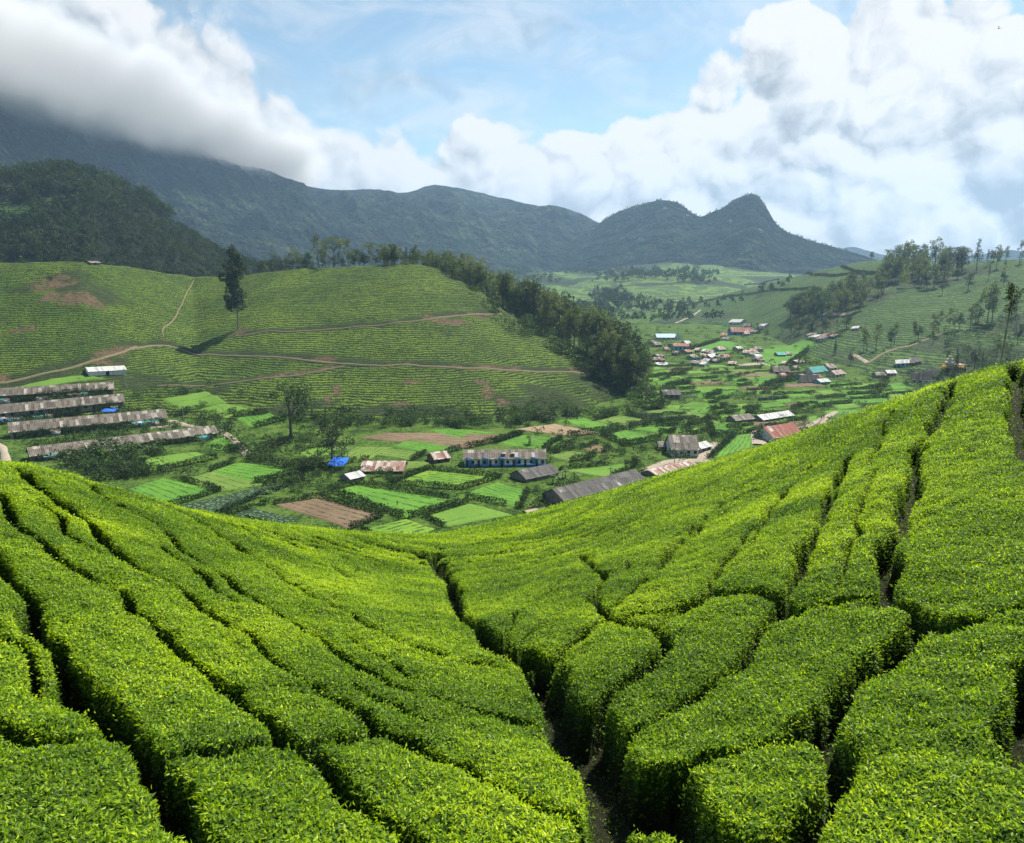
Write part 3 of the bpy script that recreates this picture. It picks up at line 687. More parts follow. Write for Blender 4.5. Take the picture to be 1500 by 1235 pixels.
# --- valley floor
mat_valley, N_, b_ = principled('valley_grass', .95, .05); vp_ = N_.pos()
vn_ = N_.noise(vp_, .07, 6, .72); _f = N_.noise(vp_, .7, 6, .75)
_c = N_.ramp(N_.math('MULTIPLY_ADD', N_.math('SUBTRACT', _f, .5), 1.3, vn_), [(.30, (.012, .026, .007)), (.43, (.030, .060, .011)), (.53, (.062, .112, .018)), (.64, (.085, .140, .024)), (.72, (.10, .115, .04)), (.85, (.09, .08, .04))])
N_.put(b_.inputs['Base Color'], _c); N_.put(b_.inputs['Normal'], N_.bump(_f, .8, .8))
ga_ = np.linspace(math.radians(-60), math.radians(60), 420); gr_ = np.exp(np.linspace(math.log(120), math.log(7400), 420))
GA, GR = np.meshgrid(ga_, gr_); GX, GY = np.sin(GA) * GR, np.cos(GA) * GR
valley_o = grid_mesh('ground', GX, GY, Gz(GX, GY) - 8 * sstep(GR, 175, 130), mat_valley)
# ------------------------------------------------------------------ vegetation
mat_bark = surf_mat('bark', 3.0, [(.3, (.07, .055, .04)), (.7, (.16, .14, .115))], bump=.5, bdist=.05)
mat_palebark = surf_mat('pale_bark', 2.0, [(.3, (.14, .125, .10)), (.7, (.30, .28, .24))], bump=.4, bdist=.03)
L_EUC = leaf_mat('gum_leaves', (.024, .040, .016), (.078, .108, .042), (.190, .215, .095), trans=.45, rough=.6, spec=.2, wild=.05)
L_DARK = leaf_mat('dark_leaves', (.009, .018, .006), (.024, .044, .012), (.055, .085, .022), trans=.25, rough=.6, spec=.2, wild=.05)
L_SHRUB = leaf_mat('shrub_leaves', (.012, .030, .007), (.034, .072, .014), (.090, .155, .026), trans=.32, rough=.6, spec=.25, wild=.06)
L_HEDGE = leaf_mat('hedge_leaves', (.008, .020, .005), (.022, .050, .010), (.060, .115, .018), trans=.28, rough=.6, spec=.2, wild=.08)
L_FOREST = leaf_mat('forest_leaves', (.009, .018, .007), (.032, .052, .018), (.095, .115, .038), trans=.26, rough=.7, spec=.1, wild=.02)
L_BANANA = leaf_mat('banana_leaves', (.03, .07, .012), (.07, .14, .02), (.13, .21, .035), trans=.4, rough=.5, spec=.3)
def cards(C, S, tone, rng, flat=.0, asp=.62):
    """one bent leaf-clump quad per centre; returns verts (n*4,3), tint (n*4)"""
    n = len(C); u = rng.normal(0, 1, (n, 3)); u[:, 2] *= (1 - flat * .6); u /= np.linalg.norm(u, axis=1, keepdims=True)
    w = rng.normal(0, 1, (n, 3)); v = np.cross(u, w); v /= np.linalg.norm(v, axis=1, keepdims=True); nn = np.cross(u, v)
    s = S[:, None] * .5; k = rng.uniform(.5, 1.1, (n, 4, 1))
    Q = np.stack([C - u * s * k[:, 0], C + v * s * asp * k[:, 1] + nn * s * .25, C + u * s * k[:, 2], C - v * s * asp * k[:, 3] + nn * s * .25], 1)
    return Q.reshape(-1, 3), np.repeat(tone, 4)
def tube_v(pts, rad, seg=6):
    V, Fq = [], []
    for i, (p, r) in enumerate(zip(pts, rad)):
        p = Vector(p); d = (Vector(pts[min(i+1, len(pts)-1)]) - Vector(pts[max(i-1, 0)])).normalized(); a = d.orthogonal().normalized(); b = d.cross(a)
        for k in range(seg): t = 2 * math.pi * k / seg; V.append(p + (a * math.cos(t) + b * math.sin(t)) * r)
        if i:
            for k in range(seg): Fq.append(((i-1)*seg + k, (i-1)*seg + (k+1) % seg, i*seg + (k+1) % seg, i*seg + k))
    return [tuple(v) for v in V], Fq
def trunk_mesh(name, h, r, lean, rng, mat, limbs=()):
    n = 6; pts = [(lean[0] * (k/n)**1.5 + rng.normal(0, r*.5) * (k > 0), lean[1] * (k/n)**1.5 + rng.normal(0, r*.5) * (k > 0), -0.6 + (h + .6) * k / n) for k in range(n+1)]
    V, Fq = tube_v(pts, [r * (1.25 if k == 0 else 1) * (1 - .8 * k / n) for k in range(n+1)])
    for (z, tip) in limbs:
        f = z / h; b0 = (lean[0] * f ** 1.5, lean[1] * f ** 1.5, z); mid = tuple((b0[i] + tip[i]) / 2 + (0, 0, -.05 * h)[i] * .3 for i in range(3))
        v, q = tube_v([b0, mid, tip], [r * .42 * (1 - f * .5), r * .28, r * .1], 5); o_ = len(V); V += v; Fq += [tuple(i + o_ for i in t) for t in q]
    return mesh_np(name, np.array(V), np.array(Fq), 4, mat, smooth=True)
def blobs_crown(B, dens, csize, rng, tone_var=.5):
    Cs, Ss, Ts = [], [], []
    for (c, r, rz) in B:
        n = int(dens * r * r * (rz / r) * 4); d = rng.normal(0, 1, (n, 3)); d /= np.linalg.norm(d, axis=1, keepdims=True)
        rad = rng.uniform(.45, 1.08, n) ** .6; q = d * rad[:, None] * np.array([r, r, rz]); bt = rng.uniform(-.34, .34)
        Cs.append(q + np.array(c)); Ss.append(csize * rng.uniform(.6, 1.4, n)); Ts.append(np.clip(.48 + bt + rng.normal(0, .2, n), 0, 1))
    return np.concatenate(Cs), np.concatenate(Ss), np.concatenate(Ts)
def make_tree(kind, seed, h=20.0):
    rng = np.random.default_rng(seed); lean = (rng.normal(0, .02 * h), rng.normal(0, .02 * h)); B = []; limbs = []
    if kind == 'gum':
        nb = rng.integers(13, 19); z0 = rng.uniform(.22, .4)
        for k in range(nb):
            f = z0 + (1.0 - z0) * (k + rng.random()) / nb; sp_ = .15 * h * (1.15 - abs(f - .62) * 1.5) * rng.uniform(.3, 1.15); t = rng.uniform(0, 6.28)
            c = (math.cos(t) * sp_ + lean[0] * f, math.sin(t) * sp_ + lean[1] * f, f * h * .95); r = h * rng.uniform(.045, .085); B.append((c, r, r * rng.uniform(.75, 1.3)))
            if k % 2 == 0: limbs.append((max(.15, f - .12) * h, c))
        me_t = trunk_mesh('gum_trunk', h * .93, h * .013, lean, rng, mat_bark, limbs); mat = L_EUC; cs = h * .036; dn = 30
    elif kind == 'tall':
        nb = 46
        for k in range(nb):
            f = .27 + .71 * (k + rng.random()) / nb; sp_ = .115 * h * (1.1 - abs(f - .5) * 1.5) * rng.uniform(.3, 1.15); t = rng.uniform(0, 6.28)
            r = h * rng.uniform(.035, .06); c = (math.cos(t) * sp_ + lean[0] * f, math.sin(t) * sp_, f * h * .97); B.append((c, r, r * rng.uniform(.9, 1.5)))
            if k % 3 == 0: limbs.append((max(.12, f - .1) * h, c))
        me_t = trunk_mesh('tall_trunk', h * .95, h * .009, lean, rng, mat_palebark, limbs); mat = L_DARK; cs = h * .026; dn = 46
    elif kind == 'pine':
        for k in range(13):
            f = .30 + .7 * k / 13; w = .13 * h * (1.08 - f) + .02 * h
            for j in range(3):
                t = rng.uniform(0, 6.28); c = (math.cos(t) * w * rng.uniform(.3, .9), math.sin(t) * w * rng.uniform(.3, .9), f * h); B.append((c, h * .045, h * .035))
        me_t = trunk_mesh('pine_trunk', h * .97, h * .013, lean, rng, mat_bark); mat = L_DARK; cs = h * .035; dn = 16
    elif kind == 'flat':   # spreading, flat-topped
        for k in range(14):
            t = rng.uniform(0, 6.28); d_ = rng.uniform(.05, .34) * h; c = (math.cos(t) * d_, math.sin(t) * d_, h * rng.uniform(.74, .93)); B.append((c, h * rng.uniform(.09, .14), h * .055)); limbs.append((h * .5, c))
        me_t = trunk_mesh('spreading_trunk', h * .85, h * .02, lean, rng, mat_bark, limbs[:9]); mat = L_EUC; cs = h * .04; dn = 22
    elif kind == 'broad':
        for k in range(17):
            t = rng.uniform(0, 6.28); f = rng.uniform(.36, .95); d_ = .30 * h * math.sqrt(max(.05, 1 - ((f - .62) / .38) ** 2)) * rng.uniform(.3, 1); c = (math.cos(t) * d_, math.sin(t) * d_, f * h); B.append((c, h * rng.uniform(.08, .13), h * rng.uniform(.07, .12)))
            if k % 2: limbs.append((h * rng.uniform(.25, .45), c))
        me_t = trunk_mesh('broad_trunk', h * .8, h * .022, lean, rng, mat_bark, limbs); mat = L_SHRUB if seed % 2 else L_DARK; cs = h * .036; dn = 26
    elif kind == 'cypress':
        for k in range(12): f = .12 + .85 * k / 12; B.append(((rng.normal(0, .015*h), rng.normal(0, .015*h), f * h), h * .10 * (1.15 - f) + .02 * h, h * .07))
        me_t = trunk_mesh('cypress_trunk', h * .9, h * .014, (0, 0), rng, mat_bark); mat = L_DARK; cs = h * .035; dn = 30
    C, S, T_ = blobs_crown(B, dn / (cs * cs) * .16, cs, rng); Q, t = cards(C, S, T_, rng)
    me_c = mesh_np(kind + '_crown', Q, np.arange(len(Q)).reshape(-1, 4), 4, mat, {'tint': t})
    return me_t, me_c
def make_shrub(seed, h=3.0, mat=None):
    rng = np.random.default_rng(seed); B = []
    for k in range(9):
        t = rng.uniform(0, 6.28); d_ = rng.uniform(0, .55) * h; B.append(((math.cos(t) * d_, math.sin(t) * d_, h * rng.uniform(.15, .68)), h * rng.uniform(.22, .36), h * rng.uniform(.2, .32)))
    C, S, T_ = blobs_crown(B, 16 / (.12 * h) ** 2 * .12, .12 * h, rng); Q, t = cards(C, S, T_, rng)
    return mesh_np('shrub_leaves', Q, np.arange(len(Q)).reshape(-1, 4), 4, mat or L_SHRUB, {'tint': t})
TPL = {}
def tpl(kind, i):
    if (kind, i) not in TPL: TPL[(kind, i)] = make_tree(kind, 100 + 17 * i + sum(map(ord, kind)))
    return TPL[(kind, i)]
NTREE = [0]
def plant(kind, i, x, y, h, name, label, group=None, z=None, wide=1.0, sink=.2):
    a, b = tpl(kind, i); z = hz1(x, y) if z is None else z
    o = empty(name, (x, y, z - sink), random.uniform(0, 6.28)); s = h / 20.0; o.scale = (s * wide, s * wide, s); tag(o, label, 'tree', group)
    link('trunk', a, o); link('crown', b, o); NTREE[0] += 1; return o
def in_poly(u, v, poly):
    c = False; n = len(poly)
    for i in range(n):
        x1, y1 = poly[i]; x2, y2 = poly[(i+1) % n]
        if (y1 > v) != (y2 > v) and u < (x2 - x1) * (v - y1) / (y2 - y1) + x1: c = not c
    return c
def sample_px(poly, n, rng):
    us_, vs_ = [p[0] for p in poly], [p[1] for p in poly]; out = []
    while len(out) < n:
        u, v = rng.uniform(min(us_), max(us_)), rng.uniform(min(vs_), max(vs_))
        if in_poly(u, v, poly): out.append((u, v))
    return out
def rnd_u2az(u): return azel(u, 450.)[0]
# lone tall tree on the tea hill, and trees in the dip
def plant_px(kind, i, u, v, hpx, name, label, group=None, wide=1.0):
    p = hit(u, v); return plant(kind, i, p[0], p[1], hpx / F0 * float(np.linalg.norm(p)), name, label, group, z=p[2], wide=wide)
plant_px('tall', 2, 349, 482, 112, 'tall_tree', 'single tall dark tree with a long bare foot standing alone on the tea hill', wide=1.15)
plant_px('broad', 1, 426, 642, 82, 'broadleaf_tree', 'tall round-headed tree at the foot of the tea hill, above the small green terrace', wide=1.45)
plant_px('broad', 2, 487, 683, 72, 'broadleaf_tree', 'spreading tree beside the blue tarpaulin shelter', wide=1.3)
plant_px('cypress', 0, 477, 618, 22, 'dark_tree', 'short dark conical tree between the two big valley trees')
# trees standing along the crest of the tea hill
rg = np.random.default_rng(5)
crest_tr = [(378,24,'pine'),(402,30,'gum'),(412,22,'broad'),(432,34,'gum'),(440,30,'gum'),(455,26,'broad'),(470,52,'gum'),(480,44,'gum'),(492,50,'flat'),(503,40,'gum'),(513,44,'gum'),(522,28,'broad'),(535,22,'broad'),(548,36,'flat'),(556,26,'gum'),(390,20,'broad'),(422,20,'broad'),(448,18,'broad'),(528,24,'gum'),(365,18,'broad')] + [(float(u), float(h), k) for u, h, k in zip(np.linspace(384, 560, 24), np.tile([15, 22, 18, 25, 13, 20], 4), ['broad', 'gum', 'broad', 'pine'] * 6)]
def behind_crest(u, dr):
    a = rnd_u2az(u); rc = float(np.interp(u, [t[0] for t in TH_r], [t[1] for t in TH_r])) + dr
    return math.sin(a) * rc, math.cos(a) * rc
for k, (u, hp, kd) in enumerate(crest_tr):
    dr = 12 + rg.random() * 22; x, y = behind_crest(u, dr); r = math.hypot(x, y); z = hz1(x, y); zt = zv(u, ip(TH_crest, u) - hp, r)
    plant(kd, k % 4, x, y, max(8, zt - z), 'crest_tree', {'gum': 'thin ragged gum tree on the crest of the tea hill left of the wood', 'broad': 'low dark bushy tree on the crest of the tea hill', 'pine': 'narrow tree on the crest of the tea hill', 'flat': 'flat-topped tree on the crest of the tea hill'}[kd], 'trees along the tea hill crest', z=z, wide=1.15)
# wood down the right shoulder of the tea hill
cnt_ = 0; MASSP, MASSH = [], []
while cnt_ < 330:
    u = rg.uniform(562, 955); f = rg.random() ** 1.7
    rc = float(np.interp(u, [t[0] for t in TH_r], [t[1] for t in TH_r])); vc = ip(TH_crest, u)
    r = rc + 6 + f * min(330, 40 + (u - 560) * 1.0); a = rnd_u2az(u); x, y = math.sin(a) * r, math.cos(a) * r; z = hz1(x, y)
    top_v = np.interp(u, [562, 600, 640, 700, 750, 800, 850, 900, 930, 955], [362, 360, 366, 378, 402, 420, 436, 462, 490, 520])
    zt = zv(u, top_v + rg.uniform(-6, 26), r); h = zt - z
    h = min(h, rg.uniform(20, 46))
    if h < 9: h = rg.uniform(9, 14)
    kd = rg.choice(['gum', 'gum', 'gum', 'pine', 'broad']); cnt_ += 1
    if cnt_ > 60 and rg.random() < .66 and (f > .1 or rg.random() < .3): MASSP.append((x, y, z - .5)); MASSH.append(h); continue
    plant(kd, int(rg.integers(0, 5)), x, y, h, 'wood_tree', {'gum': 'grey-green gum tree in the wood along the shoulder of the tea hill', 'pine': 'pointed tree in the wood along the shoulder of the tea hill', 'broad': 'rounded dark tree in the wood along the shoulder of the tea hill'}[kd], 'trees of the wood beside the tea hill', z=z, wide=rg.uniform(.95, 1.35))
for k in range(20):
    u = rg.uniform(868, 958); v = float(np.interp(u, [872, 900, 930, 952], [548, 560, 580, 592])) + rg.uniform(-14, 6); kd = rg.choice(['gum', 'gum', 'broad'])
    plant_px(kd, int(rg.integers(0, 5)), u, v, rg.uniform(42, 74) * (1 if u < 930 else .8), 'wood_tree', {'gum': 'grey-green gum tree at the low end of the wood beside the tea hill', 'broad': 'rounded tree at the low end of the wood beside the tea hill'}[kd], 'trees at the low end of the wood', wide=rg.uniform(1.0, 1.35))
# right-hand hill: single trees traced, then two woods
rh_tr = [(1265,515,34,'gum'),(1269,515,28,'gum'),(1283,513,36,'gum'),(1223,519,22,'cypress'),(1246,534,16,'broad'),(1310,506,32,'gum'),(1305,507,22,'broad'),(1340,500,28,'gum'),(1345,499,22,'broad'),(1366,505,28,'gum'),(1375,489,32,'gum'),(1366,488,26,'gum'),(1390,484,30,'gum'),(1398,484,22,'gum'),(1405,483,20,'broad'),(1421,481,28,'gum'),(1432,477,40,'gum'),(1428,478,30,'gum'),(1446,472,50,'gum'),(1453,471,44,'gum'),(1481,465,28,'gum'),(1488,463,24,'broad'),(1418,426,22,'broad'),(1459,394,28,'gum'),(1446,389,20,'pine'),(1474,384,15,'gum'),(1493,386,28,'gum'),(1430,397,40,'pine'),(1438,539,26,'gum'),(1427,543,26,'broad'),(1399,551,36,'cypress'),(1390,530,16,'broad'),(1403,409,22,'broad'),(1380,432,26,'pine'),(1448,410,20,'pine'),(1470,420,18,'broad'),(1472,402,16,'gum'),(1385,515,14,'broad'),(1460,520,26,'gum'),(1490,505,24,'broad'),(1478,530,26,'gum')]
for k, (u, v, hp, kd) in enumerate(rh_tr):
    plant_px(kd, k % 5, u, v, hp, 'hill_tree', {'gum': 'slender gum tree standing singly on the right-hand tea slope', 'cypress': 'narrow dark cypress on the right-hand slope', 'broad': 'small round tree on the right-hand tea slope', 'pine': 'dark conical tree near the top of the right-hand hill'}[kd], 'single trees on the right-hand hill')
woods = [([(1150,470),(1165,452),(1230,436),(1290,424),(1300,436),(1255,458),(1215,472)], 84, 30), ([(1284,424),(1288,396),(1330,386),(1400,388),(1412,400),(1380,420),(1350,432),(1320,428)], 66, 34), ([(1215,396),(1250,388),(1290,381),(1450,384),(1500,386),(1500,381),(1290,379)], 34, 18), ([(1090,488),(1150,478),(1230,474),(1250,482),(1180,496),(1110,500)], 20, 20)]
for wi_, (poly, n, hp) in enumerate(woods):
    for (u, v) in sample_px(poly, n, rg):
        kd = rg.choice(['gum', 'pine', 'broad', 'flat'] if wi_ == 2 else ['gum', 'gum', 'broad'])
        if rg.random() < .42 and wi_ < 2:
            p_ = hit(u, v); MASSP.append((p_[0], p_[1], p_[2] - .5)); MASSH.append(hp * rg.uniform(.5, 1.0) / F0 * float(np.linalg.norm(p_))); continue
        plant_px(kd, int(rg.integers(0, 5)), u, v, hp * rg.uniform(.6, 1.15), 'wood_tree', ['tree in the dark wood low on the right-hand hill', 'tree in the dark wood near the top of the right-hand hill', 'small tree on the skyline of the right-hand hill', 'tree by the upper houses of the village'][wi_], ['trees of the lower right wood', 'trees of the upper right wood', 'skyline trees on the right', 'trees by the village'][wi_], wide=rg.uniform(1, 1.4))
print('trees', NTREE[0])
# tall thin trimmed tree on the near right crest
d_ = ray(1459., 548.); a = math.atan2(d_[0], d_[1]); r_ = 52.; x, y = math.sin(a) * r_, math.cos(a) * r_; z0 = float(Fz(x, y)) - .9; zt = zv(1468, 416, r_)
rgx = np.random.default_rng(3); rt_ = empty('slender_tree', (x, y, z0)); tag(rt_, 'very slender bare trunk with a thin leafy top on the near right crest', 'tree')
hh = zt - z0; lx = .42
V_, F_ = tube_v([(lx * (k/8) ** 1.2, 0, hh * k / 8) for k in range(9)], [.085 - .05 * k / 8 for k in range(9)], 8); link('trunk', mesh_np('slender_trunk', np.array(V_), np.array(F_), 4, mat_palebark, smooth=True), rt_)
Bc = [((lx * .85 + rgx.normal(0, .16), rgx.normal(0, .16), hh * rgx.uniform(.80, 1.0)), rgx.uniform(.10, .20), rgx.uniform(.12, .24)) for _ in range(20)]
C, S, T_ = blobs_crown(Bc, 420, .11, rgx); Q, t = cards(C, S, T_, rgx); link('crown', mesh_np('slender_crown', Q, np.arange(len(Q)).reshape(-1, 4), 4, L_DARK, {'tint': t}), rt_)

# forest covering the left hill and far woods: merged masses
def mass(name, pts, hs, ncard, csz, mat, rng, squash=1.0, conic=0.0):
    Cs, Ss, Ts = [], [], []
    for (x, y, z), h in zip(pts, hs):
        rw = h * rng.uniform(.24, .38) * squash; n = ncard; d = rng.normal(0, 1, (n, 3)); d /= np.linalg.norm(d, axis=1, keepdims=True); d[:, 2] = np.abs(d[:, 2]) * 1.0 - .25
        lob = 1 + .35 * np.sin(d[:, 0] * 4 + rng.uniform(0, 6)) * np.cos(d[:, 1] * 4 + rng.uniform(0, 6)); q = d * (rng.uniform(.6, 1.05, n) * lob)[:, None] * np.array([rw, rw, h * .5]); q[:, 2] += h * .55
        if conic: q[:, :2] *= np.clip(1.4 - q[:, 2:3] / h, .15, 1)
        Cs.append(q + np.array([x, y, z])); Ss.append(csz * h / 14 * rng.uniform(.7, 1.3, n)); Ts.append(np.clip(rng.uniform(.2, .7) + rng.normal(0, .15, n), 0, 1))
    C, S, T_ = np.concatenate(Cs), np.concatenate(Ss), np.concatenate(Ts); Q, t = cards(C, S, T_, rng)
    o = link(name, mesh_np(name, Q, np.arange(len(Q)).reshape(-1, 4), 4, mat, {'tint': t})); o['kind'] = 'stuff'; return o
mass('woodland', MASSP, MASSH, 260, 1.15, L_EUC, rg, squash=.85)
pts, hs = [], []
A0, A1 = azel(-120, 400.)[0], azel(560, 400.)[0]
while len(pts) < 4200:
    a = rg.uniform(A0, A1); r = rg.uniform(700, 1210); x, y = math.sin(a) * r, math.cos(a) * r
    z = float(forest_hill.hz(np.array([x]), np.array([y]))[0])
    if z < -60: continue
    i = int((math.log(r) - math.log(660)) / (math.log(1900) - math.log(660)) * 159); j = int((a - forest_hill.az[0]) / (forest_hill.az[1] - forest_hill.az[0]))
    if fcl[min(i, 159), min(max(j, 0), 259)] > .4 and rg.random() > .04: continue
    low = z < 60 and a > azel(150, 400.)[0]
    pts.append((x, y, z - 1)); hs.append(rg.uniform(9, 14) if low else rg.uniform(11, 21))
mass('forest', pts, hs, 80, 2.1, L_FOREST, rg)
pts, hs = [], []
while len(pts) < 1100:
    u, v = rg.uniform(740, 1130), rg.uniform(398, 474); p = hit(u, v, 1000)
    if v > 428 and u > 1010 and rg.random() < .9: continue
    if u > 900 and 446 < v < 470 and rg.random() < .7: continue
    nz = float(fbm(p[0] / 110, p[1] / 110, 231, 3)); 
    if nz < .52 + .10 * rg.random() or p[2] > 60: continue
    for q_ in range(2): x, y = p[0] + rg.normal(0, 12), p[1] + rg.normal(0, 18); pts.append((x, y, hz1(x, y) - 1)); hs.append(rg.uniform(12, 22))
mass('distant_woods', pts, hs, 36, 3.0, L_FOREST, rg, squash=.8)
# trees fringing the peaks
pts, hs = [], []
for _ in range(1500):
    u = rg.uniform(700, 1240); a = rnd_u2az(u); r = float(np.interp(a, _az2, _rc2)) + rg.normal(-40, 40); x, y = math.sin(a) * r, math.cos(a) * r
    pts.append((x, y, float(peak.hz(np.array([x]), np.array([y]))[0]) - 3)); hs.append(rg.uniform(5, 12))
mass('peak_woods', pts, hs, 20, 5.0, L_FOREST, rg)
# ------------------------------------------------------------------ valley fields
def crop_mat(name, c0, c1, gapc, sp=1.6, soft=.12, rough=.9, clump=0.0):
    """crop in straight rows along the field's own length (attribute 'rowc' in metres across)"""
    m, N, b = principled(name, rough, .1); a = N.new('ShaderNodeAttribute', attribute_name='rowc').outputs['Fac']; p = N.pos()
    fr = N.math('FRACT', N.math('DIVIDE', N.math('MULTIPLY_ADD', N.noise(p, .25, 3), 1.3, a), sp)); tri = N.math('ABSOLUTE', N.math('SUBTRACT', fr, .5))
    g = N.math('MULTIPLY', N.smooth(tri, .5 - soft * 2, .5 - soft * .4), N.smooth(N.noise(p, .35, 4, .7), .40, .60)); f = N.noise(p, 1.3, 5, .75); t = N.noise(p, .06, 4, .6)
    k = N.math('MULTIPLY_ADD', N.math('SUBTRACT', f, .5), 1.1, t); c = N.ramp(k, [(.3, c0), (.7, c1)])
    if clump: c = N.mix(N.smooth(N.voro(p, 1 / clump), .28, .5), c, gapc)
    c = N.mix(g, c, gapc); N.put(b.inputs['Base Color'], c)
    N.put(b.inputs['Normal'], N.bump(N.math('ADD', N.math('SUBTRACT', 1.0, g), N.math('MULTIPLY', f, .6)), .8, .5)); return m
CROP = {
 'bright': crop_mat('crop_bright', (.052, .140, .016), (.100, .220, .026), (.040, .110, .013), 2.6, .09),
 'rows': crop_mat('crop_rows', (.075, .170, .016), (.140, .245, .026), (.035, .075, .014), 2.6, .16),
 'olive': crop_mat('crop_olive', (.075, .135, .022), (.125, .190, .035), (.06, .10, .02), 3.5, .08),
 'lawn': crop_mat('crop_lawn', (.080, .165, .022), (.120, .215, .030), (.08, .16, .022), 9.0, .03),
 'cabbage': crop_mat('crop_cabbage', (.055, .115, .060), (.115, .190, .105), (.022, .040, .016), 2.0, .12, clump=1.1),
 'brown': crop_mat('crop_soil', (.115, .080, .050), (.180, .128, .080), (.10, .085, .040), 2.8, .12),
 'tan': crop_mat('crop_tan', (.19, .135, .085), (.27, .195, .125), (.17, .12, .07), 6.0, .06)}
FIELD_BVH = []
FPOLY = []
def field(label, quad, kind, name='field', lift=.25):
    cu = sum(p[0] for p in quad) / 4; cv = sum(p[1] for p in quad) / 4
    if cv < 640 or kind in ('bright', 'rows', 'olive'): quad = [(cu + (u - cu) * 1.07, cv + (v - cv) * 1.12) for u, v in quad]
    FPOLY.append([(cu + (u - cu) * .93, cv + (v - cv) * .9) for u, v in quad]); lift = lift + .25 * (cv < 600)
    q = [hit(u, v) for u, v in quad]; n = 26; s = np.linspace(0, 1, n)
    S_, T_ = np.meshgrid(s, s)      # S along top edge (0->1), T from top to bottom
    P_ = (1-S_)[..., None] * (1-T_)[..., None] * q[0] + S_[..., None] * (1-T_)[..., None] * q[1] + S_[..., None] * T_[..., None] * q[2] + (1-S_)[..., None] * T_[..., None] * q[3]
    x, y = P_[..., 0], P_[..., 1]; x = x + (fbm(x / 6, y / 6, 241, 2) - .5) * 1.0; z = H(x, y) + lift
    y = y + (fbm(x / 5 + 9, y / 5, 243, 2) - .5) * 1.6; z = H(x, y) + lift; e = np.maximum(np.abs(S_ - .5), np.abs(T_ - .5)) > .499; z = np.where(e, z - .5, z)
    L1 = np.linalg.norm(q[0] - q[1]); L2 = np.linalg.norm(q[0] - q[3])
    rowc = T_ * L2 if L1 > L2 * 1.0 else S_ * L1
    o = grid_mesh(name, x, y, z, CROP[kind], {'rowc': rowc.ravel()}); o['label'] = label; return o, q
HN = {}
def hedge(label, pts3, h=1.6, w=1.2, mat=None, name='field_hedge', group=None):
    rng = np.random.default_rng(abs(hash(label)) % 9999 if False else len(label) * 31 + int(abs(pts3[0][0]) * 10) % 997)
    Cs = []
    for a, b in zip(pts3[:-1], pts3[1:]):
        L = float(np.linalg.norm((b - a)[:2])); n = int(L * 30 * w); t = rng.random(n); per = np.array([-(b-a)[1], (b-a)[0]]) / max(L, .01)
        xy = a[:2] + (b - a)[:2] * t[:, None] + per * rng.normal(0, w * .33, n)[:, None] + rng.normal(0, .15, (n, 2))
        hh_ = h * (.45 + 1.0 * fbm(xy[:, 0] / 3.5, xy[:, 1] / 3.5, 251, 3)); keep = fbm(xy[:, 0] / 6, xy[:, 1] / 6, 261, 2) > .26
        z = H(xy[:, 0], xy[:, 1]) + hh_ * rng.random(n) ** .7; Cs.append(np.column_stack([xy, z])[keep])
    C = np.concatenate(Cs)
    if len(C) < 8: return None
    cen = C.mean(0); cen[2] = C[:, 2].min(); Q, t = cards(C - cen, rng.uniform(.45, .85, len(C)), np.clip(rng.normal(.42, .22, len(C)), 0, 1), rng)
    o = link(name, mesh_np(name, Q, np.arange(len(Q)).reshape(-1, 4), 4, mat or L_HEDGE, {'tint': t}), loc=cen); tag(o, label, 'hedge', group or 'hedges between the valley fields'); return o
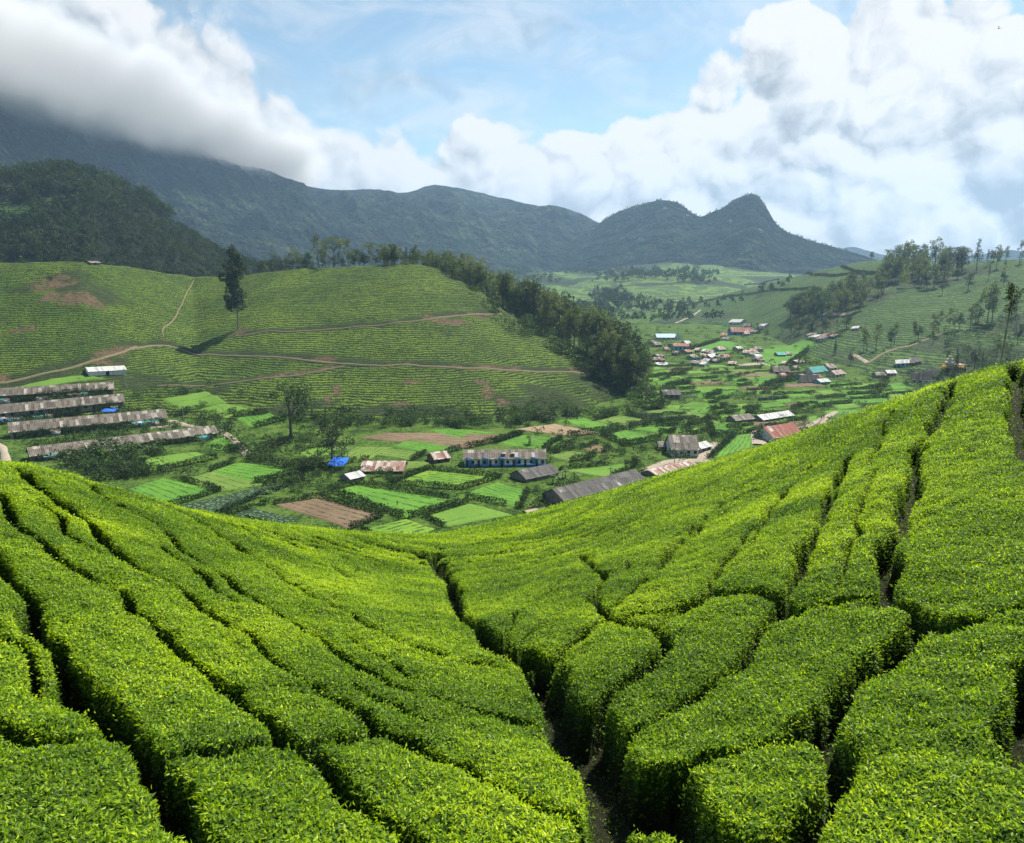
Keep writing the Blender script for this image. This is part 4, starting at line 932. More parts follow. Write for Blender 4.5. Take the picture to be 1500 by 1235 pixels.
FIELDS = [ # short description, quad (TL,TR,BR,BL), kind, hedged edges
 ('bright green bed at the left end of the valley gardens', [(192,717),(238,702),(319,719),(241,743)], 'bright', 'b'),
 ('olive crop bed behind the cabbage plot', [(266,703),(311,693),(384,710),(322,719)], 'olive', 'l'),
 ('bright green crop bed above the olive bed', [(311,691),(345,679),(446,688),(372,707)], 'bright', 'tb'),
 ('long blue-green cabbage plot', [(249,744),(384,713),(446,703),(318,753)], 'cabbage', 'br'),
 ('small cabbage patch at the edge of the tea', [(330,756),(370,744),(442,762),(400,772)], 'cabbage', 'tl'),
 ('brown ploughed field with dry grass', [(400,739),(467,729),(562,756),(512,776)], 'brown', 'rbt'),
 ('large bright green bed with stakes', [(487,720),(526,712),(672,734),(593,757)], 'bright', 'tblr'),
 ('striped tea bed below the blue row house', [(579,708),(627,690),(728,700),(674,716)], 'rows', 'tblr'),
 ('bright green bed beside the dark-roofed shed', [(674,726),(730,708),(770,720),(761,743)], 'bright', 'lb'),
 ('smooth grass field above the near tea slope', [(621,757),(686,737),(753,754),(652,773)], 'lawn', 'lt'),
 ('striped bed just beyond the near tea slope', [(532,778),(596,762),(636,776),(579,794)], 'rows', 'l'),
 ('long brown harvested field below the tea hill', [(520,641),(562,634),(767,637),(680,658)], 'brown', 'b'),
 ('thin bright green strip in front of the tea hill hedge', [(630,631),(655,628),(722,634),(669,642)], 'bright', ''),
 ('bright green bed in the middle of the brown field', [(574,655),(600,644),(674,658),(646,665)], 'bright', 'b'),
 ('olive plot below the brown field', [(543,665),(574,658),(621,665),(602,674)], 'olive', 'b'),
 ('yellowish plot beside the spreading tree', [(470,684),(523,656),(574,656),(540,673)], 'olive', 'l'),
 ('pale olive plot behind the rusty roofs', [(551,684),(568,676),(632,678),(607,686)], 'olive', ''),
 ('tan bare field right of the long brown one', [(757,629),(813,622),(874,634),(830,638)], 'tan', 'b'),
 ('bright plot with garden beds right of the brown field', [(728,650),(764,638),(820,643),(792,658)], 'bright', 'tb'),
 ('bright green strip below the end of the tea hill', [(816,617),(852,612),(906,627),(878,631)], 'bright', 'b'),
 ('olive strip below the ridge wood', [(872,617),(906,609),(967,619),(917,624)], 'olive', 'bt'),
 ('dark cabbage strip by the small stone house', [(920,608),(939,602),(998,616),(978,621)], 'cabbage', 'lb'),
 ('yellow-green field by the small stone house', [(945,603),(984,599),(1054,613),(1006,620)], 'olive', 'tb'),
 ('bright green strip above the white house', [(925,629),(956,624),(1012,630),(973,635)], 'bright', 'tb'),
 ('wide bright green plot left of the white house', [(883,638),(917,631),(967,643),(917,652)], 'bright', 'tbl'),
 ('small brown plot between bushes', [(850,658),(872,652),(892,658),(883,664)], 'brown', 'tb'),
 ('grass plot with pale strips above the long grey roof', [(819,689),(894,682),(936,680),(897,701)], 'lawn', 'tbr'),
 ('bright green terrace left of the village road', [(990,596),(1018,590),(1062,595),(1040,602)], 'bright', 'b'),
 ('bright green terrace above the pale roofs', [(1051,602),(1074,597),(1110,599),(1093,607)], 'bright', 'b'),
 ('bright grass bank beside the white house yard', [(1076,640),(1107,634),(1100,655),(1040,672)], 'bright', 'l'),
 ('small green terrace below the tea hill', [(344,611),(392,606),(418,614),(372,626)], 'bright', 'tb'),
 ('green plot at the end of the lowest row of line houses', [(302,650),(336,638),(353,656),(310,660)], 'bright', 'b'),
 ('grass terrace under the line houses', [(200,672),(290,662),(318,672),(230,690)], 'lawn', 'b'),
 ('green lawn terrace beside the village', [(1008,514),(1060,499),(1092,508),(1050,519)], 'bright', 't'),
 ('green field right of the village', [(1106,530),(1122,512),(1180,514),(1151,537)], 'bright', 'b'),
 ('green field above the village houses', [(1130,506),(1180,497),(1196,505),(1140,513)], 'bright', ''),
 ('green plot under the grey village roof', [(1100,556),(1130,549),(1160,556),(1120,565)], 'bright', 'b'),
 ('grass strip above the upper row of line houses', [(-10,572),(120,552),(150,556),(0,580)], 'lawn', ''),
 ('green bed left of the cabbages, low by the tea', [(290,600),(330,592),(372,600),(330,612)], 'lawn', ''),
]
FIELDS += [('small green plot at the foot of the ridge wood, upper', [(948,548),(975,543),(1005,547),(975,553)], 'bright', 'b'), ('small green plot at the foot of the ridge wood, lower', [(950,562),(985,556),(1010,561),(975,568)], 'bright', 'b'),
 ('green garden bed left of the brown plot', [(760,650),(800,645),(840,650),(800,660)], 'bright', 'b'), ('olive garden bed under the tan field', [(800,668),(840,662),(872,668),(835,676)], 'olive', 'b'), ('bright bed above the small stone house', [(1000,576),(1030,570),(1060,576),(1030,584)], 'bright', 'b'),
 ('green bed between the white house and the striped sheds', [(1040,622),(1075,622),(1080,634),(1045,640)], 'bright', 'lb'), ('yellow-green bed below the striped sheds', [(1085,624),(1112,624),(1104,634),(1084,634)], 'olive', 'b'), ('grassy bank right of the line houses', [(240,585),(300,575),(330,590),(262,600)], 'lawn', ''),
 ('green patch in the dip below the middle track', [(300,600),(335,594),(345,604),(305,612)], 'lawn', 'b'), ('bright bed between the tree and the brown field', [(430,668),(462,655),(500,655),(470,672)], 'lawn', '')]
edge_nm = {'t': 'far', 'b': 'near', 'l': 'left', 'r': 'right'}
for lb, quad, kind, eds in FIELDS:
    o, q = field(lb, quad, kind)
    for e in eds:
        a, b = {'t': (0, 1), 'b': (3, 2), 'l': (0, 3), 'r': (1, 2)}[e]
        n = max(2, int(np.linalg.norm(q[a] - q[b]) / 8)); pts_ = [q[a] + (q[b] - q[a]) * k / n for k in range(n + 1)]
        sc_ = min(1.7, float(np.linalg.norm(q[0])) / 300); hedge('dark hedge along the %s edge of the %s' % (edge_nm[e], ' '.join(lb.split()[:8])), pts_, h=2.2 * sc_, w=1.9 * sc_)
# narrow garden terraces filling the far valley
rg2 = np.random.default_rng(12); kt = 0
for vr in [536,541,546,551,556,562,568,574,580,587,594,602,610,619,628]:
    u = 940 + rg2.uniform(-8, 10) + max(0, (vr - 585)) * .6; end = {True: 1150, False: 1310}[vr < 560] + rg2.uniform(-10, 10); 
    if vr > 600: end = 1215 - (vr - 600) * 2.6
    while u < end:
        w = rg2.uniform(22, 62); dv = (vr - 520) * .045 + 2.0; sk = rg2.uniform(3, 12); v = vr + rg2.uniform(-2, 2)
        kd = rg2.choice(['bright', 'bright', 'olive', 'rows', 'cabbage', 'brown', 'lawn'], p=[.32, .14, .14, .10, .08, .06, .16])
        if rg2.random() < .92:
            quad = [(u, v), (u + w - sk, v - dv * .35), (u + w, v + dv * .5), (u + sk, v + dv)]
            o, q = field('narrow garden terrace of the far valley', quad, kd, name='terrace'); del o['label']; kt += 1
            pts_ = [q[3] + (q[2] - q[3]) * k / 5 for k in range(6)]
            if kt % 3: hedge('rough dark hedge under a narrow terrace of the far valley', pts_, h=1.9, w=2.0, name='terrace_hedge', group='hedges of the far terraces')
        u += w + rg2.uniform(0, 5)
# shrubs and undergrowth
SHT = [make_shrub(300 + i, 3.0, [L_SHRUB, L_HEDGE, L_DARK][i % 3]) for i in range(7)]
def banana_mesh(seed):
    rng = np.random.default_rng(seed); V, Fq, T_ = [], [], []
    for st in range(3):
        bx, by = rng.normal(0, .8, 2); hh_ = rng.uniform(2.2, 3.4)
        v, q = tube_v([(bx, by, -.3), (bx, by, hh_)], [.16, .10], 6); o_ = len(V); V += v; Fq += [tuple(i + o_ for i in t) for t in q]; T_ += [.15] * len(v)
        for k in range(9):
            t = rng.uniform(0, 6.28); L = rng.uniform(1.6, 2.5); up = rng.uniform(.5, 1.3); w = .3; pr = []
            for s_ in range(6):
                f = s_ / 5; d = L * f; z = hh_ - .2 + up * L * (f - f * f * 1.05) ; c = Vector((bx + math.cos(t) * d, by + math.sin(t) * d, z)); sd = Vector((-math.sin(t), math.cos(t), 0)) * w * math.sin(math.pi * (f * .85 + .12)); pr.append((c - sd, c + sd + Vector((0, 0, .04))))
            for s_ in range(5):
                o_ = len(V); V += [tuple(pr[s_][0]), tuple(pr[s_][1]), tuple(pr[s_+1][1]), tuple(pr[s_+1][0])]; Fq.append((o_, o_+1, o_+2, o_+3)); T_ += [rng.uniform(.3, .9)] * 4
    return mesh_np('banana_plant', np.array(V), np.array(Fq), 4, L_BANANA, {'tint': np.array(T_)})
BAN = [banana_mesh(7), banana_mesh(8)]
belts = [ # polygon, n, mean height px, label
 ([(95,655),(240,655),(230,700),(140,705),(90,680)], 46, 22, 'leafy bush on the bank below the lowest line houses'),
 ([(265,612),(340,612),(360,655),(480,640),(500,700),(440,700),(350,690),(330,640)], 60, 17, 'dense bush in the dip around the big valley trees'),
 ([(430,610),(600,618),(760,615),(900,600),(900,606),(760,626),(600,627),(430,622)], 70, 16, 'dark bush in the belt at the foot of the tea hill'),
 ([(800,640),(870,640),(960,655),(960,680),(900,678),(800,682)], 32, 12, 'bush between the plots left of the white house'),
 ([(780,720),(850,700),(850,718),(815,750),(775,750)], 9, 16, 'bush beside the end of the long grey-roofed house'),
 ([(900,590),(980,560),(1000,590),(930,606)], 18, 14, 'bush under the end of the ridge wood'),
 ([(1000,600),(1120,605),(1200,585),(1250,590),(1180,625),(1060,632),(990,640)], 34, 11, 'bush among the terraces near the pale roofs'),
 ([(430,690),(560,690),(600,705),(520,712),(440,740),(425,715)], 26, 13, 'bush around the rusty-roofed sheds'),
 ([(1060,660),(1090,640),(1120,640),(1090,660)], 6, 17, 'rounded bush on the crest beside the grass bank'),
 ([(150,585),(300,560),(330,600),(250,612),(190,590)], 18, 10, 'bush on the slope behind the line houses'),
 ([(1280,555),(1400,545),(1420,560),(1330,575),(1260,590)], 22, 12, 'bush beside the houses below the near right crest'),
]
sh_n = 0
for poly, n, hp, lb in belts:
    for (u, v) in sample_px(poly, n, rg2):
        if any(in_poly(u, v, f_) for f_ in FPOLY): continue
        p = hit(u, v); h = hp * rg2.uniform(.6, 1.35) / F0 * float(np.linalg.norm(p)); o = link('bush', SHT[sh_n % 7], loc=(p[0], p[1], p[2] - .15 * h), rz=rg2.uniform(0, 6.28)); s = h / 3.0
        o.scale = (s * rg2.uniform(.9, 1.4), s * rg2.uniform(.9, 1.4), s); tag(o, lb, 'bush', 'bushes: ' + lb); sh_n += 1
for k, (u, v) in enumerate([(180,668),(200,662),(222,668),(150,672),(210,682),(828,700),(843,705),(812,708),(395,732),(388,738),(775,652),(505,668)]):
    p = hit(u, v); s = 17 / F0 * float(np.linalg.norm(p)) / 4.6; o = link('banana_plant', BAN[k % 2], loc=p, rz=k * 1.3); o.scale = (s, s, s); tag(o, 'banana plants with torn arching leaves ' + ('on the bank below the line houses' if k < 5 else 'near the long grey-roofed house' if k < 8 else 'by the cabbage plot' if k < 10 else 'beside the valley gardens'), 'banana plant', 'banana plants')
# rough growth that nobody could count
pts, hs = [], []
zones = [([(690,428),(745,452),(960,585),(950,600),(880,562),(735,474)], 520, 5.5), ([(10,592),(190,580),(200,590),(10,604)], 110, 3.2), ([(10,622),(190,602),(240,606),(200,612),(20,628)], 120, 3.2), ([(30,655),(250,626),(320,632),(200,640),(50,662)], 130, 3.2), ([(0,600),(330,600),(500,640),(480,720),(150,700),(0,640)], 900, 2.6), ([(440,605),(920,600),(960,560),(1000,560),(1000,606),(900,612),(700,628),(440,626)], 900, 3.4), ([(780,620),(1080,600),(1080,650),(960,690),(780,700)], 800, 2.5), ([(940,535),(1330,545),(1330,600),(1180,640),(940,620)], 1150, 2.6), ([(930,480),(1180,480),(1230,540),(960,550)], 560, 4.4), ([(1380,480),(1520,460),(1520,560),(1400,565)], 700, 3.4), ([(1160,470),(1320,500),(1400,550),(1250,560),(1160,530)], 200, 3.2), ([(760,590),(910,560),(900,600),(780,612)], 200, 2.2), ([(190,545),(480,580),(420,612),(190,580)], 160, 2.2), ([(40,395),(160,392),(150,430),(60,430)], 90, 2.0)]
for poly, n, hm in zones:
    for (u, v) in sample_px(poly, n, rg2):
        if any(in_poly(u, v, f_) for f_ in FPOLY): continue
        p = hit(u, v)
        if fbm(np.array([p[0] / 14.]), np.array([p[1] / 14.]), 271, 2)[0] < .46: continue
        pts.append((p[0], p[1], p[2] - .3)); hs.append(hm * rg2.uniform(.6, 1.5))
mass('undergrowth', pts, hs, 34, 3.2, L_SHRUB, rg2, squash=1.7)
# ------------------------------------------------------------------ buildings
def panel_mat(name, cols, scale=.8, rough=.75, rib=3.0, spec=.2):
    """sheet roofing: patchwork of sheets, ribs and stains"""
    m, N, b = principled(name, rough, spec); o = N.objc(); x, y, z = N.sep(o)
    cell = N.voro(N.comb(N.math('FLOOR', N.math('MULTIPLY', x, scale)), N.math('FLOOR', N.math('MULTIPLY', y, .35))), 1.37, out='Color', rnd=1.0)
    n = N.noise(o, .35, 5, .7); n2 = N.noise(o, 2.2, 5, .7); k = N.math('ADD', N.math('MULTIPLY', N.sep(cell)[0], .62), N.math('MULTIPLY', n, .45))
    c = N.ramp(k, cols, 'LINEAR'); c = N.mix(1.0, c, N.ramp(n2, [(.3, (.55, .52, .48)), (.6, (1.05, 1.05, 1.05))]), 'MULTIPLY')
    N.put(b.inputs['Base Color'], c); w = N.math('SINE', N.math('MULTIPLY', x, rib * 6.28 / 2)); N.put(b.inputs['Normal'], N.bump(w, .5, .06)); return m
R_GREY = panel_mat('grey_sheet_roof', [(.15, (.070, .056, .042)), (.40, (.12, .10, .078)), (.56, (.20, .17, .14)), (.64, (.11, .095, .072)), (.84, (.40, .36, .31))])
R_DARK = panel_mat('dark_sheet_roof', [(.2, (.045, .042, .040)), (.6, (.085, .080, .074)), (.82, (.13, .12, .11)), (.90, (.45, .44, .42))])
R_RUST = panel_mat('rusty_sheet_roof', [(.2, (.16, .075, .05)), (.45, (.27, .17, .13)), (.65, (.38, .33, .29)), (.85, (.55, .50, .45))])
R_RED = panel_mat('red_sheet_roof', [(.2, (.20, .06, .04)), (.6, (.28, .10, .07)), (.78, (.35, .24, .2)), (.88, (.60, .56, .52))])
R_WHITE = panel_mat('pale_sheet_roof', [(.2, (.30, .30, .29)), (.5, (.46, .46, .45)), (.9, (.62, .61, .59))])
R_TEAL = panel_mat('teal_sheet_roof', [(.2, (.05, .22, .20)), (.8, (.10, .33, .30))])
def wall_mat(name, col, dirt=.55):
    m, N, b = principled(name, .9, .1); o = N.objc(); n = N.noise(o, .7, 5, .7); N.put(b.inputs['Base Color'], N.mix(N.smooth(n, .45, .7), col, tuple(c * dirt for c in col))); return m
W_WHITE = wall_mat('whitewashed_wall', (.62, .60, .55)); W_BLUE = wall_mat('blue_wall', (.10, .27, .55)); W_GREY = wall_mat('grey_wall', (.24, .22, .19)); W_BROWN = wall_mat('mud_wall', (.16, .12, .085)); W_STONE = wall_mat('stone_wall', (.20, .17, .15)); W_CREAM = wall_mat('cream_wall', (.55, .47, .34)); W_TEAL = wall_mat('teal_wall', (.16, .42, .44)); W_YEL = wall_mat('yellow_wall', (.55, .34, .06)); W_PINK = wall_mat('pink_wall', (.50, .28, .24))
M_DOOR = wall_mat('dark_door', (.035, .05, .06)); M_WIN = wall_mat('window_dark', (.02, .025, .03)); M_TARP = wall_mat('blue_tarpaulin', (.035, .15, .62), .8); M_WOOD = surf_mat('old_wood', 4, [(.3, (.05, .04, .03)), (.7, (.12, .10, .08))])
def boxes(name, B, mat, parent=None):
    V, Fq = [], []
    for (x0, x1, y0, y1, z0, z1) in B:
        o_ = len(V); V += [(x, y, z) for z in (z0, z1) for y in (y0, y1) for x in (x0, x1)]; Fq += [tuple(i + o_ for i in f) for f in ((0, 2, 3, 1), (4, 5, 7, 6), (0, 1, 5, 4), (2, 6, 7, 3), (0, 4, 6, 2), (1, 3, 7, 5))]
    return link(name, mesh_np(name, np.array(V, float), np.array(Fq), 4, mat), parent)
def poly_mesh(name, V, F_, mat, parent=None):
    me = bpy.data.meshes.new(name); me.from_pydata([tuple(map(float, v)) for v in V], [], F_); me.materials.append(mat); me.update(); return link(name, me, parent)
def house(name, label, L, R, hpx, rpx, depth, wmat, rmat, cat='house', group=None, doors=2, wins=3, over=.5, dmat=None, lower=None, ratio=None, ext=None):
    """L, R: pixels of the front wall's foot, left and right end; hpx/rpx: wall and roof height in pixels"""
    a, b = hit(*L), hit(*R); Ln = float(np.linalg.norm((b - a)[:2])); th = math.atan2(b[1] - a[1], b[0] - a[0]); m = float(np.linalg.norm((a + b) / 2)) / F0
    h = hpx * m; rh = rpx * m; z = min(a[2], b[2]); D = depth
    # slope along the row is followed by stepping the floor
    o = empty(name, (a[0], a[1], z), th); tag(o, label, cat, group); tilt = math.atan2(b[2] - a[2], Ln); o.rotation_euler = (0, -tilt, th); o.location.z = a[2]
    body = poly_mesh('wall', [(0,0,-1.5),(Ln,0,-1.5),(Ln,D,-1.5),(0,D,-1.5),(0,0,h),(Ln,0,h),(Ln,D,h),(0,D,h),(0,D/2,h+rh*.97),(Ln,D/2,h+rh*.97)], [(0,1,5,4),(1,2,6,9,5),(2,3,7,6),(3,0,4,8,7),(0,3,2,1)], wmat, o)
    e = over * m / .3; t = .12; s = rh / (D / 2); ez = h - e * s
    roof = poly_mesh('roof', [(-e,-e,ez+.06),(Ln+e,-e,ez+.06),(Ln+e,D/2,h+rh+.06),(-e,D/2,h+rh+.06),(Ln+e,D+e,ez+.06),(-e,D+e,ez+.06),(-e,-e,ez+.06+t),(Ln+e,-e,ez+.06+t),(Ln+e,D/2,h+rh+.06+t),(-e,D/2,h+rh+.06+t),(Ln+e,D+e,ez+.06+t),(-e,D+e,ez+.06+t)],
        [(0,1,2,3),(3,2,4,5),(7,6,9,8),(8,9,11,10),(0,6,7,1),(5,4,10,11),(0,3,9,6),(3,5,11,9),(1,7,8,2),(2,8,10,4)], rmat, o)
    n = doors + wins; rng = np.random.default_rng(int(L[0] * 7 + L[1]) % 9973)
    slots = [(i + .5) / n * Ln for i in range(n)]; order = [i % max(1, round(n / max(doors, 1))) == 0 for i in range(n)]
    for i, x in enumerate(slots):
        w = min(Ln / n * .5, 1.6 * m / .3)
        if order[i]: boxes('door', [(x - w * .4, x + w * .4, -.06, .02, 0, h * .82)], dmat or M_DOOR, o)
        else: boxes('window', [(x - w * .45, x + w * .45, -.05, .02, h * .38, h * .78)], M_WIN, o)
    if lower: boxes('painted_dado', [(.0, Ln, -.035, -.004, 0, h * .36)], lower, o)
    return o, (a, b, Ln, th, h, rh, m)
def local(o, x, y, z): return o.location + Vector((math.cos(o.rotation_euler[2]) * x - math.sin(o.rotation_euler[2]) * y, math.sin(o.rotation_euler[2]) * x + math.cos(o.rotation_euler[2]) * y, z))
rg3 = np.random.default_rng(44)
LH = 'rows of line houses on the left'
rows = [('long grey-roofed row of line houses, the highest and farthest of the four', (-30,589), (166,577), 7, 7, 8, 16),
        ('second row of line houses from the top, with pale patches on its roof', (-30,617), (182,596), 8, 8, 8, 16),
        ('third row of line houses, with a whitewashed gable end on the left', (16,643), (244,621), 9, 9, 9, 18),
        ('lowest row of line houses, nearest to the tea slope, half hidden by bushes', (46,676), (318,641), 7, 8, 8, 20)]
for k, (lb, L, R, hp, rp, D, n) in enumerate(rows):
    o, info = house('line_house', lb, L, R, hp, rp, D, [W_BROWN, W_GREY, W_GREY, W_BROWN][k], R_GREY, 'row house', LH, doors=n // 2, wins=n // 2, over=.55)
    a, b, Ln, th, h, rh, m = info
    if k == 2: poly_mesh('gable_wall', [(-.06, 0, -1), (-.06, 9, -1), (-.06, 9, h), (-.06, 4.5, h + rh * .95), (-.06, 0, h), (.05, 0, -1), (.05, 9, -1), (.05, 9, h), (.05, 4.5, h + rh * .95), (.05, 0, h)], [(0,4,3,2,1), (5,6,7,8,9), (0,1,6,5), (1,2,7,6), (2,3,8,7), (3,4,9,8), (4,0,5,9)], W_WHITE, o)
    # stones and loose sheets lying on the roof, small lean-tos in front
    for q in range(34):
        x = rg3.uniform(1, Ln - 1); y = rg3.uniform(.5, D / 2 - .5); z = h + rh * (y / (D / 2)) + .22; sz = rg3.uniform(.18, .38)
        st = boxes('roof_stone', [(x, x + sz, y, y + sz, z, z + sz * .7)], W_STONE, o)
    for q in range(7):
        x = rg3.uniform(3, Ln - 6); w = rg3.uniform(2.5, 5); c = local(o, x, -3.05, 0); mt = [R_WHITE, R_TEAL, R_GREY, R_RUST][int(rg3.integers(0, 4))]
        s_ = empty('lean_to', (c[0], c[1], hz1(c[0], c[1])), th); tag(s_, 'small lean-to shelter in front of the %s row of line houses' % ['highest', 'second', 'third', 'lowest'][k], 'lean-to', 'lean-tos beside the line houses')
        boxes('wall', [(.1, w - .1, .4, 2.7, -.5, h * .7)], [W_BROWN, W_BLUE, W_GREY, W_WHITE][int(rg3.integers(0, 4))], s_)
        poly_mesh('roof', [(0, 0, h * .68), (w, 0, h * .68), (w, 3, h * .9), (0, 3, h * .9), (0, 0, h * .68 + .1), (w, 0, h * .68 + .1), (w, 3, h * .9 + .1), (0, 3, h * .9 + .1)], [(0,3,2,1), (4,5,6,7), (0,1,5,4), (1,2,6,5), (2,3,7,6), (3,0,4,7)], mt, s_)
    # creepers over part of the front
    pts_ = [np.array(local(o, x, -1.2, 0)) for x in np.linspace(2, Ln - 2, 14)]
    hedge('rough bushes growing against the %s row of line houses' % ['highest', 'second', 'third', 'lowest'][k], pts_, h=h * 1.1, w=3.4, mat=L_HEDGE, name='wall_bushes', group='bushes along the line houses')
H = H
house('blue_row_house', 'long blue and white row house with a grey stained roof in mid valley', (680,684), (799,683), 12, 9, 9, W_WHITE, R_GREY, 'row house', doors=6, wins=8, lower=W_BLUE, dmat=M_DOOR)
_o = [o for o in bpy.data.objects if o.name.startswith('blue_row_house')][0]
_Ln = np.linalg.norm(hit(680,684)[:2] - hit(799,683)[:2])
for k in range(5): boxes('wall_panel', [(_Ln * (.02 + k * .2), _Ln * (.02 + k * .2 + .075), -.045, -.006, .9, 3.6)], W_BLUE, _o)
boxes('roof_sheet', [(_Ln * .46, _Ln * .46 + 1.6, 1.0, 2.2, 4.6, 4.75), (_Ln * .575, _Ln * .575 + 1.6, 1.0, 2.2, 4.6, 4.75)], R_WHITE, _o)
house('small_hut', 'small hut with a low pinkish-red roof left of the blue row house', (637,679), (659,676), 6, 7, 7, W_BROWN, R_RUST, 'hut', doors=1, wins=1)
house('rusty_shed', 'low shed with a rusty patchwork roof beside the hedge', (528,694), (590,694), 4, 8, 13, W_BROWN, R_RUST, 'shed', doors=1, wins=2)
house('rusty_lean_shed', 'small shed with a pale broken roof beside the rusty patchwork roof', (514,707), (534,702), 5, 5, 6, W_GREY, R_WHITE, 'shed', doors=1, wins=1)
house('dark_shed', 'dark-roofed shed in the field below the right end of the blue row house', (771,707), (818,697), 5, 9, 9, W_STONE, R_DARK, 'shed', doors=1, wins=1)
house('grey_roof_longhouse', 'very long dark grey roof with pale sheets, partly behind the near tea slope', (826,742), (945,711), 8, 12, 10, W_STONE, R_DARK, 'row house', doors=5, wins=6)
house('pale_roof_row', 'row of small roofs with white and reddish sheets, just above the near tea crest', (962,700), (1020,684), 3, 5, 7, W_STONE, R_RUST, 'row house', doors=3, wins=4)
house('white_house', 'white-walled house with a high grey roof beside a dirt yard', (984,669), (1023,669), 11, 15, 13, W_WHITE, R_GREY, 'house', doors=1, wins=3)
house('white_house_annex', 'low annex with a pale roof at the right side of the white house', (1027,664), (1042,660), 7, 5, 6, W_GREY, R_WHITE, 'shed', doors=1, wins=1)
house('outbuilding', 'small grey outbuilding at the left side of the white house', (966,660), (981,660), 6, 5, 6, W_GREY, R_GREY, 'shed', doors=1, wins=1)
house('red_roof_house', 'house with a big faded red roof and white patches above the tea crest', (1133,648), (1174,641), 6, 12, 11, W_WHITE, R_RED, 'house', doors=2, wins=3)
house('pale_sheds', 'line of low sheds with striped white roofs above the red-roofed house', (1118,618), (1162,611), 3, 4.5, 7, W_GREY, R_WHITE, 'shed', doors=2, wins=2)
house('grey_hut', 'low grey-roofed hut left of the line of striped sheds', (1078,620), (1104,617), 4, 5, 7, W_GREY, R_GREY, 'hut', doors=1, wins=1)
house('stone_house', 'small stone house with a dark hipped roof alone among the far plots', (972,585), (996,585), 7, 5, 9, W_STONE, R_DARK, 'house', doors=1, wins=2)
house('white_shed', 'long low white corrugated shed below the left tea slope', (131,552), (184,549), 7, 4, 7, W_WHITE, R_WHITE, 'shed', doors=1, wins=0)
house('crest_hut', 'tiny grey block hut on the crest of the left hump', (133,388), (146,388), 3, 1.5, 4, W_GREY, R_GREY, 'hut', doors=1, wins=0)
# shelter with a blue tarpaulin
def tarp(label, u, v, wpx, hpx, dm=4.5, tilt=.5):
    p = hit(u, v); m = float(np.linalg.norm(p)) / F0; w = wpx * m; h = hpx * m; o = empty('tarpaulin_shelter', (p[0], p[1], p[2]), -.1); tag(o, label, 'shelter')
    n = 8; V, Fq = [], []
    for s_ in (0, 1):
        for j in range(n + 1):
            for i in range(n + 1): V.append((w * (i / n - .5), dm * j / n, h + tilt * j / n * 1.6 + .22 * math.sin(i * 1.1) * math.cos(j * .9) - .5 * abs(i / n - .5) - s_ * .05))
    k_ = (n + 1) ** 2
    for j in range(n):
        for i in range(n):
            q = j * (n + 1) + i; Fq.append((q, q + 1, q + n + 2, q + n + 1)); Fq.append((k_ + q, k_ + q + n + 1, k_ + q + n + 2, k_ + q + 1))
    poly_mesh('tarpaulin', V, Fq, M_TARP, o)
    for (x, y) in ((-.45 * w, .3), (.45 * w, .3), (-.45 * w, dm - .3), (.45 * w, dm - .3)): boxes('post', [(x - .07, x + .07, y - .07, y + .07, -.4, h + .1 + tilt * y / dm * 1.4)], M_WOOD, o)
tarp('bright blue tarpaulin stretched over a shelter below the spreading tree', 491, 689, 25, 7, 7, .9)
tarp('blue tarpaulin against the lowest line houses, left of its middle', 130, 665, 15, 6, 3)
tarp('blue tarpaulin against the lowest line houses, near its middle', 218, 653, 13, 6, 3)
tarp('blue tarpaulin over the roof edge of the third row of line houses', 158, 617, 18, 13, 3)
# village
house('chapel', 'white chapel with a stepped pointed front and pale blue roof in the village', (963,498), (989,498), 4, 4, 14, W_WHITE, wall_mat('pale_blue_roof', (.42, .52, .58)), 'chapel', doors=1, wins=3)
p = hit(990, 499); m = float(np.linalg.norm(p)) / F0; _c = [o for o in bpy.data.objects if o.name == 'chapel'][0]; L_ = float(np.linalg.norm((hit(989,498) - hit(963,498))[:2]))
poly_mesh('gable_front', [(L_-.5, -1.2, -1), (L_+8*m, -1.2, -1), (L_+8*m, -1.2, 5*m), (L_+5*m, -1.2, 8*m), (L_+3.5*m, -1.2, 15*m), (L_+2*m, -1.2, 8*m), (L_-.5, -1.2, 5*m), (L_-.5, -.2, -1), (L_+8*m, -.2, -1), (L_+8*m, -.2, 5*m), (L_+5*m, -.2, 8*m), (L_+3.5*m, -.2, 15*m), (L_+2*m, -.2, 8*m), (L_-.5, -.2, 5*m)], [(0,1,2,3,4,5,6), (13,12,11,10,9,8,7)] + [(i, i + 7, (i + 1) % 7 + 7, (i + 1) % 7) for i in range(7)], W_WHITE, _c)
